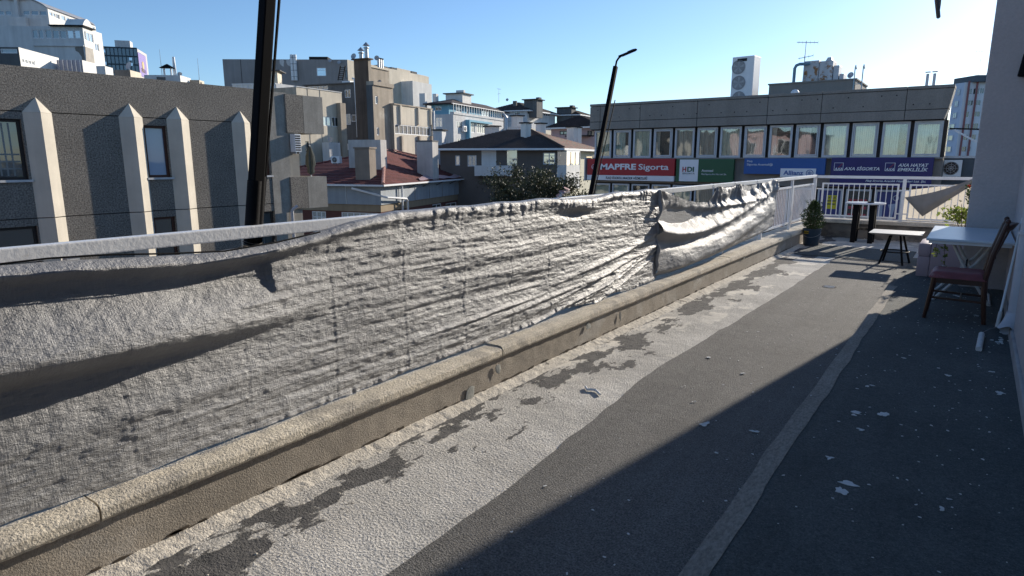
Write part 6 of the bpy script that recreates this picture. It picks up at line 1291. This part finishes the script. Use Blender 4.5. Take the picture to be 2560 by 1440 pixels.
MH = hiphouse('pink_house', 'pink house with dark roof behind the red signboard', 1500, 66, 8, 1530, 1378, 315, 288, pink, pink, roofd, wl=[r3(1520, 540, 1600, 580, 2, 1, darkf, gdark), r3(1815, 535, 1888, 600, 2, 1, darkf, gdark)])
plate(MH.t, MH.L, 1.0, 3.6, MH.L.at(*z3_(1800, 600))[1], MH.L.at(*z3_(1800, 585))[1], .1, .9, darkf, 'balcony_rail')
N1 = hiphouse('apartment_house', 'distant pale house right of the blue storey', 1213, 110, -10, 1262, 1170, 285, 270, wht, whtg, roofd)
# distant infill blocks so no gap shows between the houses
BF1 = block('apartment_block', 'plain tan block in the gap behind the dark roof', 1300, 84, -10, -100, 318, 1400, 1180, beige, whtg, wr=[r3(1130+k*70, 480, 1165+k*70, 520, 2, 1) for k in range(4)])
# ---- P: tall pale apartments on the right
P_ = block('apartment_tower', 'tall pale blue white apartment tower with red pipes', 2412, 112, 62, -40, 206, 2520, 2386, mat('white_tiles_pale', (.78, .78, .80), .8, .06, .5), mat('pale_blue_render', (.58, .64, .76), .8, .06, .5),
           wr=[r5(a, b_, c, d, n_, 1) for (a, b_, c, d, n_) in ((1648, 485, 1682, 535, 2), (1690, 483, 1742, 535, 2), (1748, 480, 1785, 530, 2), (1640, 585, 1690, 632, 2), (1705, 583, 1755, 630, 2), (1622, 683, 1655, 733, 1), (1690, 680, 1750, 728, 2), (1605, 785, 1660, 832, 3), (1675, 782, 1735, 830, 3), (1590, 880, 1645, 928, 3), (1660, 877, 1715, 925, 3), (1575, 980, 1632, 1028, 3), (1640, 980, 1670, 1025, 1))])
F = P_.R
for (x0, y0, x1, y1) in ((1650, 430, 1570, 1070), (1722, 425, 1640, 1070)): a = F.at(*z5_(x0, y0)); MB().tube([F.p(a[0], -4, .3), F.p(a[0], P_.z+.2, .3)], .15, 8).build('red_pipe', mat('red_brown_pipe', (.28, .10, .10), .6) if x0 == 1650 else bpy.data.materials['red_brown_pipe'], P_.t)
for q in ((1560, 490, 1582, 540), (1535, 590, 1565, 640), (1520, 690, 1552, 738), (1470, 788, 1535, 835), (1450, 885, 1520, 932), (1440, 980, 1505, 1030)):
    r_ = P_.L.rect(*z5_(q[0], q[1]), *z5_(q[2], q[3])); window(P_.t, P_.L.shift(.2), (max(.1, r_[0]), max(1.2, r_[1]), r_[2], r_[3]), whitef, gsky, 2, 1, .1, .1)
b = P_; pt_ = b.c+b.d1*5.5+b.d2*1.5; zt_ = P_.R.at(*z5_(1700, 375))[1]; MB().obox((pt_[0], pt_[1], (P_.z+zt_)/2), b.d1, b.d2, (0, 0, 1), 9, 5, zt_-P_.z).build('roof_house', mat('roof_house_grey', (.13, .15, .17), .9), b.t)
for k in range(3): p = b.c+b.d1*(3+2.2*k)-b.d2*1.1; MB().obox((p[0], p[1], (P_.z+zt_)/2+.2), b.d1, b.d2, (0, 0, 1), .9, .5, zt_-P_.z+.3).build('flue', dgrey, b.t)
antenna(b.c+b.d1*2+np.array([0, 0, zt_]), 4, 'faint antenna on the pale apartment tower', 1); dish(b.c+b.d1*5+np.array([0, 0, zt_]), .7, (.3, -1, .3), 'dish on the pale apartment tower')
# ---- pink house across the street behind the camera (seen only mirrored in the office panes)
BH = thing('pink_house', 'long pink house across the yard behind the viewpoint', 'building', (-20, -9, GZ)); MB().box((-29, -20, GZ), (-13, -9, 4.0)).build('wall', pink, BH)
FBH = Face((0, -9, 0), (1, 0, 0), (0, 1, 0))
for k in range(5):
    for z in (-1.2, 1.9): window(BH, FBH.shift(.12), (-28+k*3, -26.4+k*3, z, z+1.5), whitef, gdark, 2, 1, .07, .08)
MB().box((-29.4, -20.4, 4.0), (-12.6, -8.5, 4.3)).build('roof_edge', roofd, BH)
# ---------------------------------------------------------------- trees
def tree(label, base, zc, rx, rz, nleaf, lm, seed, L=.16, group=None):
    rg = random.Random(seed); t = thing('tree', label, 'tree', base, group); base = np.array(base, float); mb = MB(); tips = []
    top = np.array([base[0], base[1], zc]); mb.tube([base, base+(top-base)*.5+np.array([.2, .1, 0]), top-np.array([0, 0, rz*.2])], [.22, .17, .09], 8)
    for k in range(34):
        a = rg.uniform(0, 6.283); s0 = top-np.array([0, 0, rz*rg.uniform(.1, 1.4)]); el = rg.uniform(-.75, 1.1); ln = rg.uniform(.6, 1.05)
        e = top+np.array([rx*ln*math.cos(a)*math.cos(el), rx*ln*math.sin(a)*math.cos(el), rz*(math.sin(el)*ln-.15)]); m_ = (s0+e)/2+np.array([0, 0, -.1*rz]); mb.tube([s0, m_, e], [.06, .035, .012], 5); tips += [e, (m_+e)/2, m_+(e-m_)*.75]
        for j in range(3): q = e+np.array([rg.gauss(0, .25)*rx*.6, rg.gauss(0, .25)*rx*.6, rg.gauss(.05, .2)*rz]); mb.tube([(m_+e)/2, q], [.018, .006], 4); tips.append(q)
    mb.build('trunk', bark, t); mb = MB()
    for i in range(nleaf):
        c = tips[rg.randrange(len(tips))]; s_ = rx*.085*rg.choice((.7, 1, 1.5)); p = c+np.array([rg.gauss(0, s_), rg.gauss(0, s_), rg.gauss(0, s_*.8)]); leaf(mb, p, rdir(rg, .2), L*rg.uniform(.6, 1.2), L*.55*rg.uniform(.6, 1.2), .25, rg)
    mb.build('crown', lm, t); return t
p = far(1335, 38); tree('dark olive green tree between the red roof and the signboards', (p[0], p[1], GZ), -.15, 2.5, 1.65, 11000, treeleaf, 3)
p = far(1462, 36); tree('small dark tree top at the foot of the slim lamp pole', (p[0], p[1], GZ), -.95, 1.1, .75, 3500, treeleaf, 8)
p = far(1270, 37); tree('low dark tree beside the red roof gutter', (p[0], p[1], GZ), -.75, 1.2, .9, 3500, treeleaf, 14)
# groups
GR = dict(signboard='insurance signboards on the office front', satellite_dish='satellite dishes on the roofs', antenna='antennas on the roofs', lamp_pole='black lamp poles on the railing', tarpaulin='silver tarpaulins on the railing', apartment_block='apartment blocks beyond the street', apartment_house='far houses with dark roofs', air_conditioner='air conditioners on the walls', tree='trees beyond the railing', ivy_strand='ivy strands under the folding table', roof_house='roof houses', terrace_building='low white buildings below the arched roof', railing='white railings', parapet_wall='parapets round the terrace', pink_house='pink houses')
for o in list(COL.objects):
    if o.parent is None and 'category' in o and o.name.split('.')[0] in GR: o['group'] = GR[o.name.split('.')[0]]
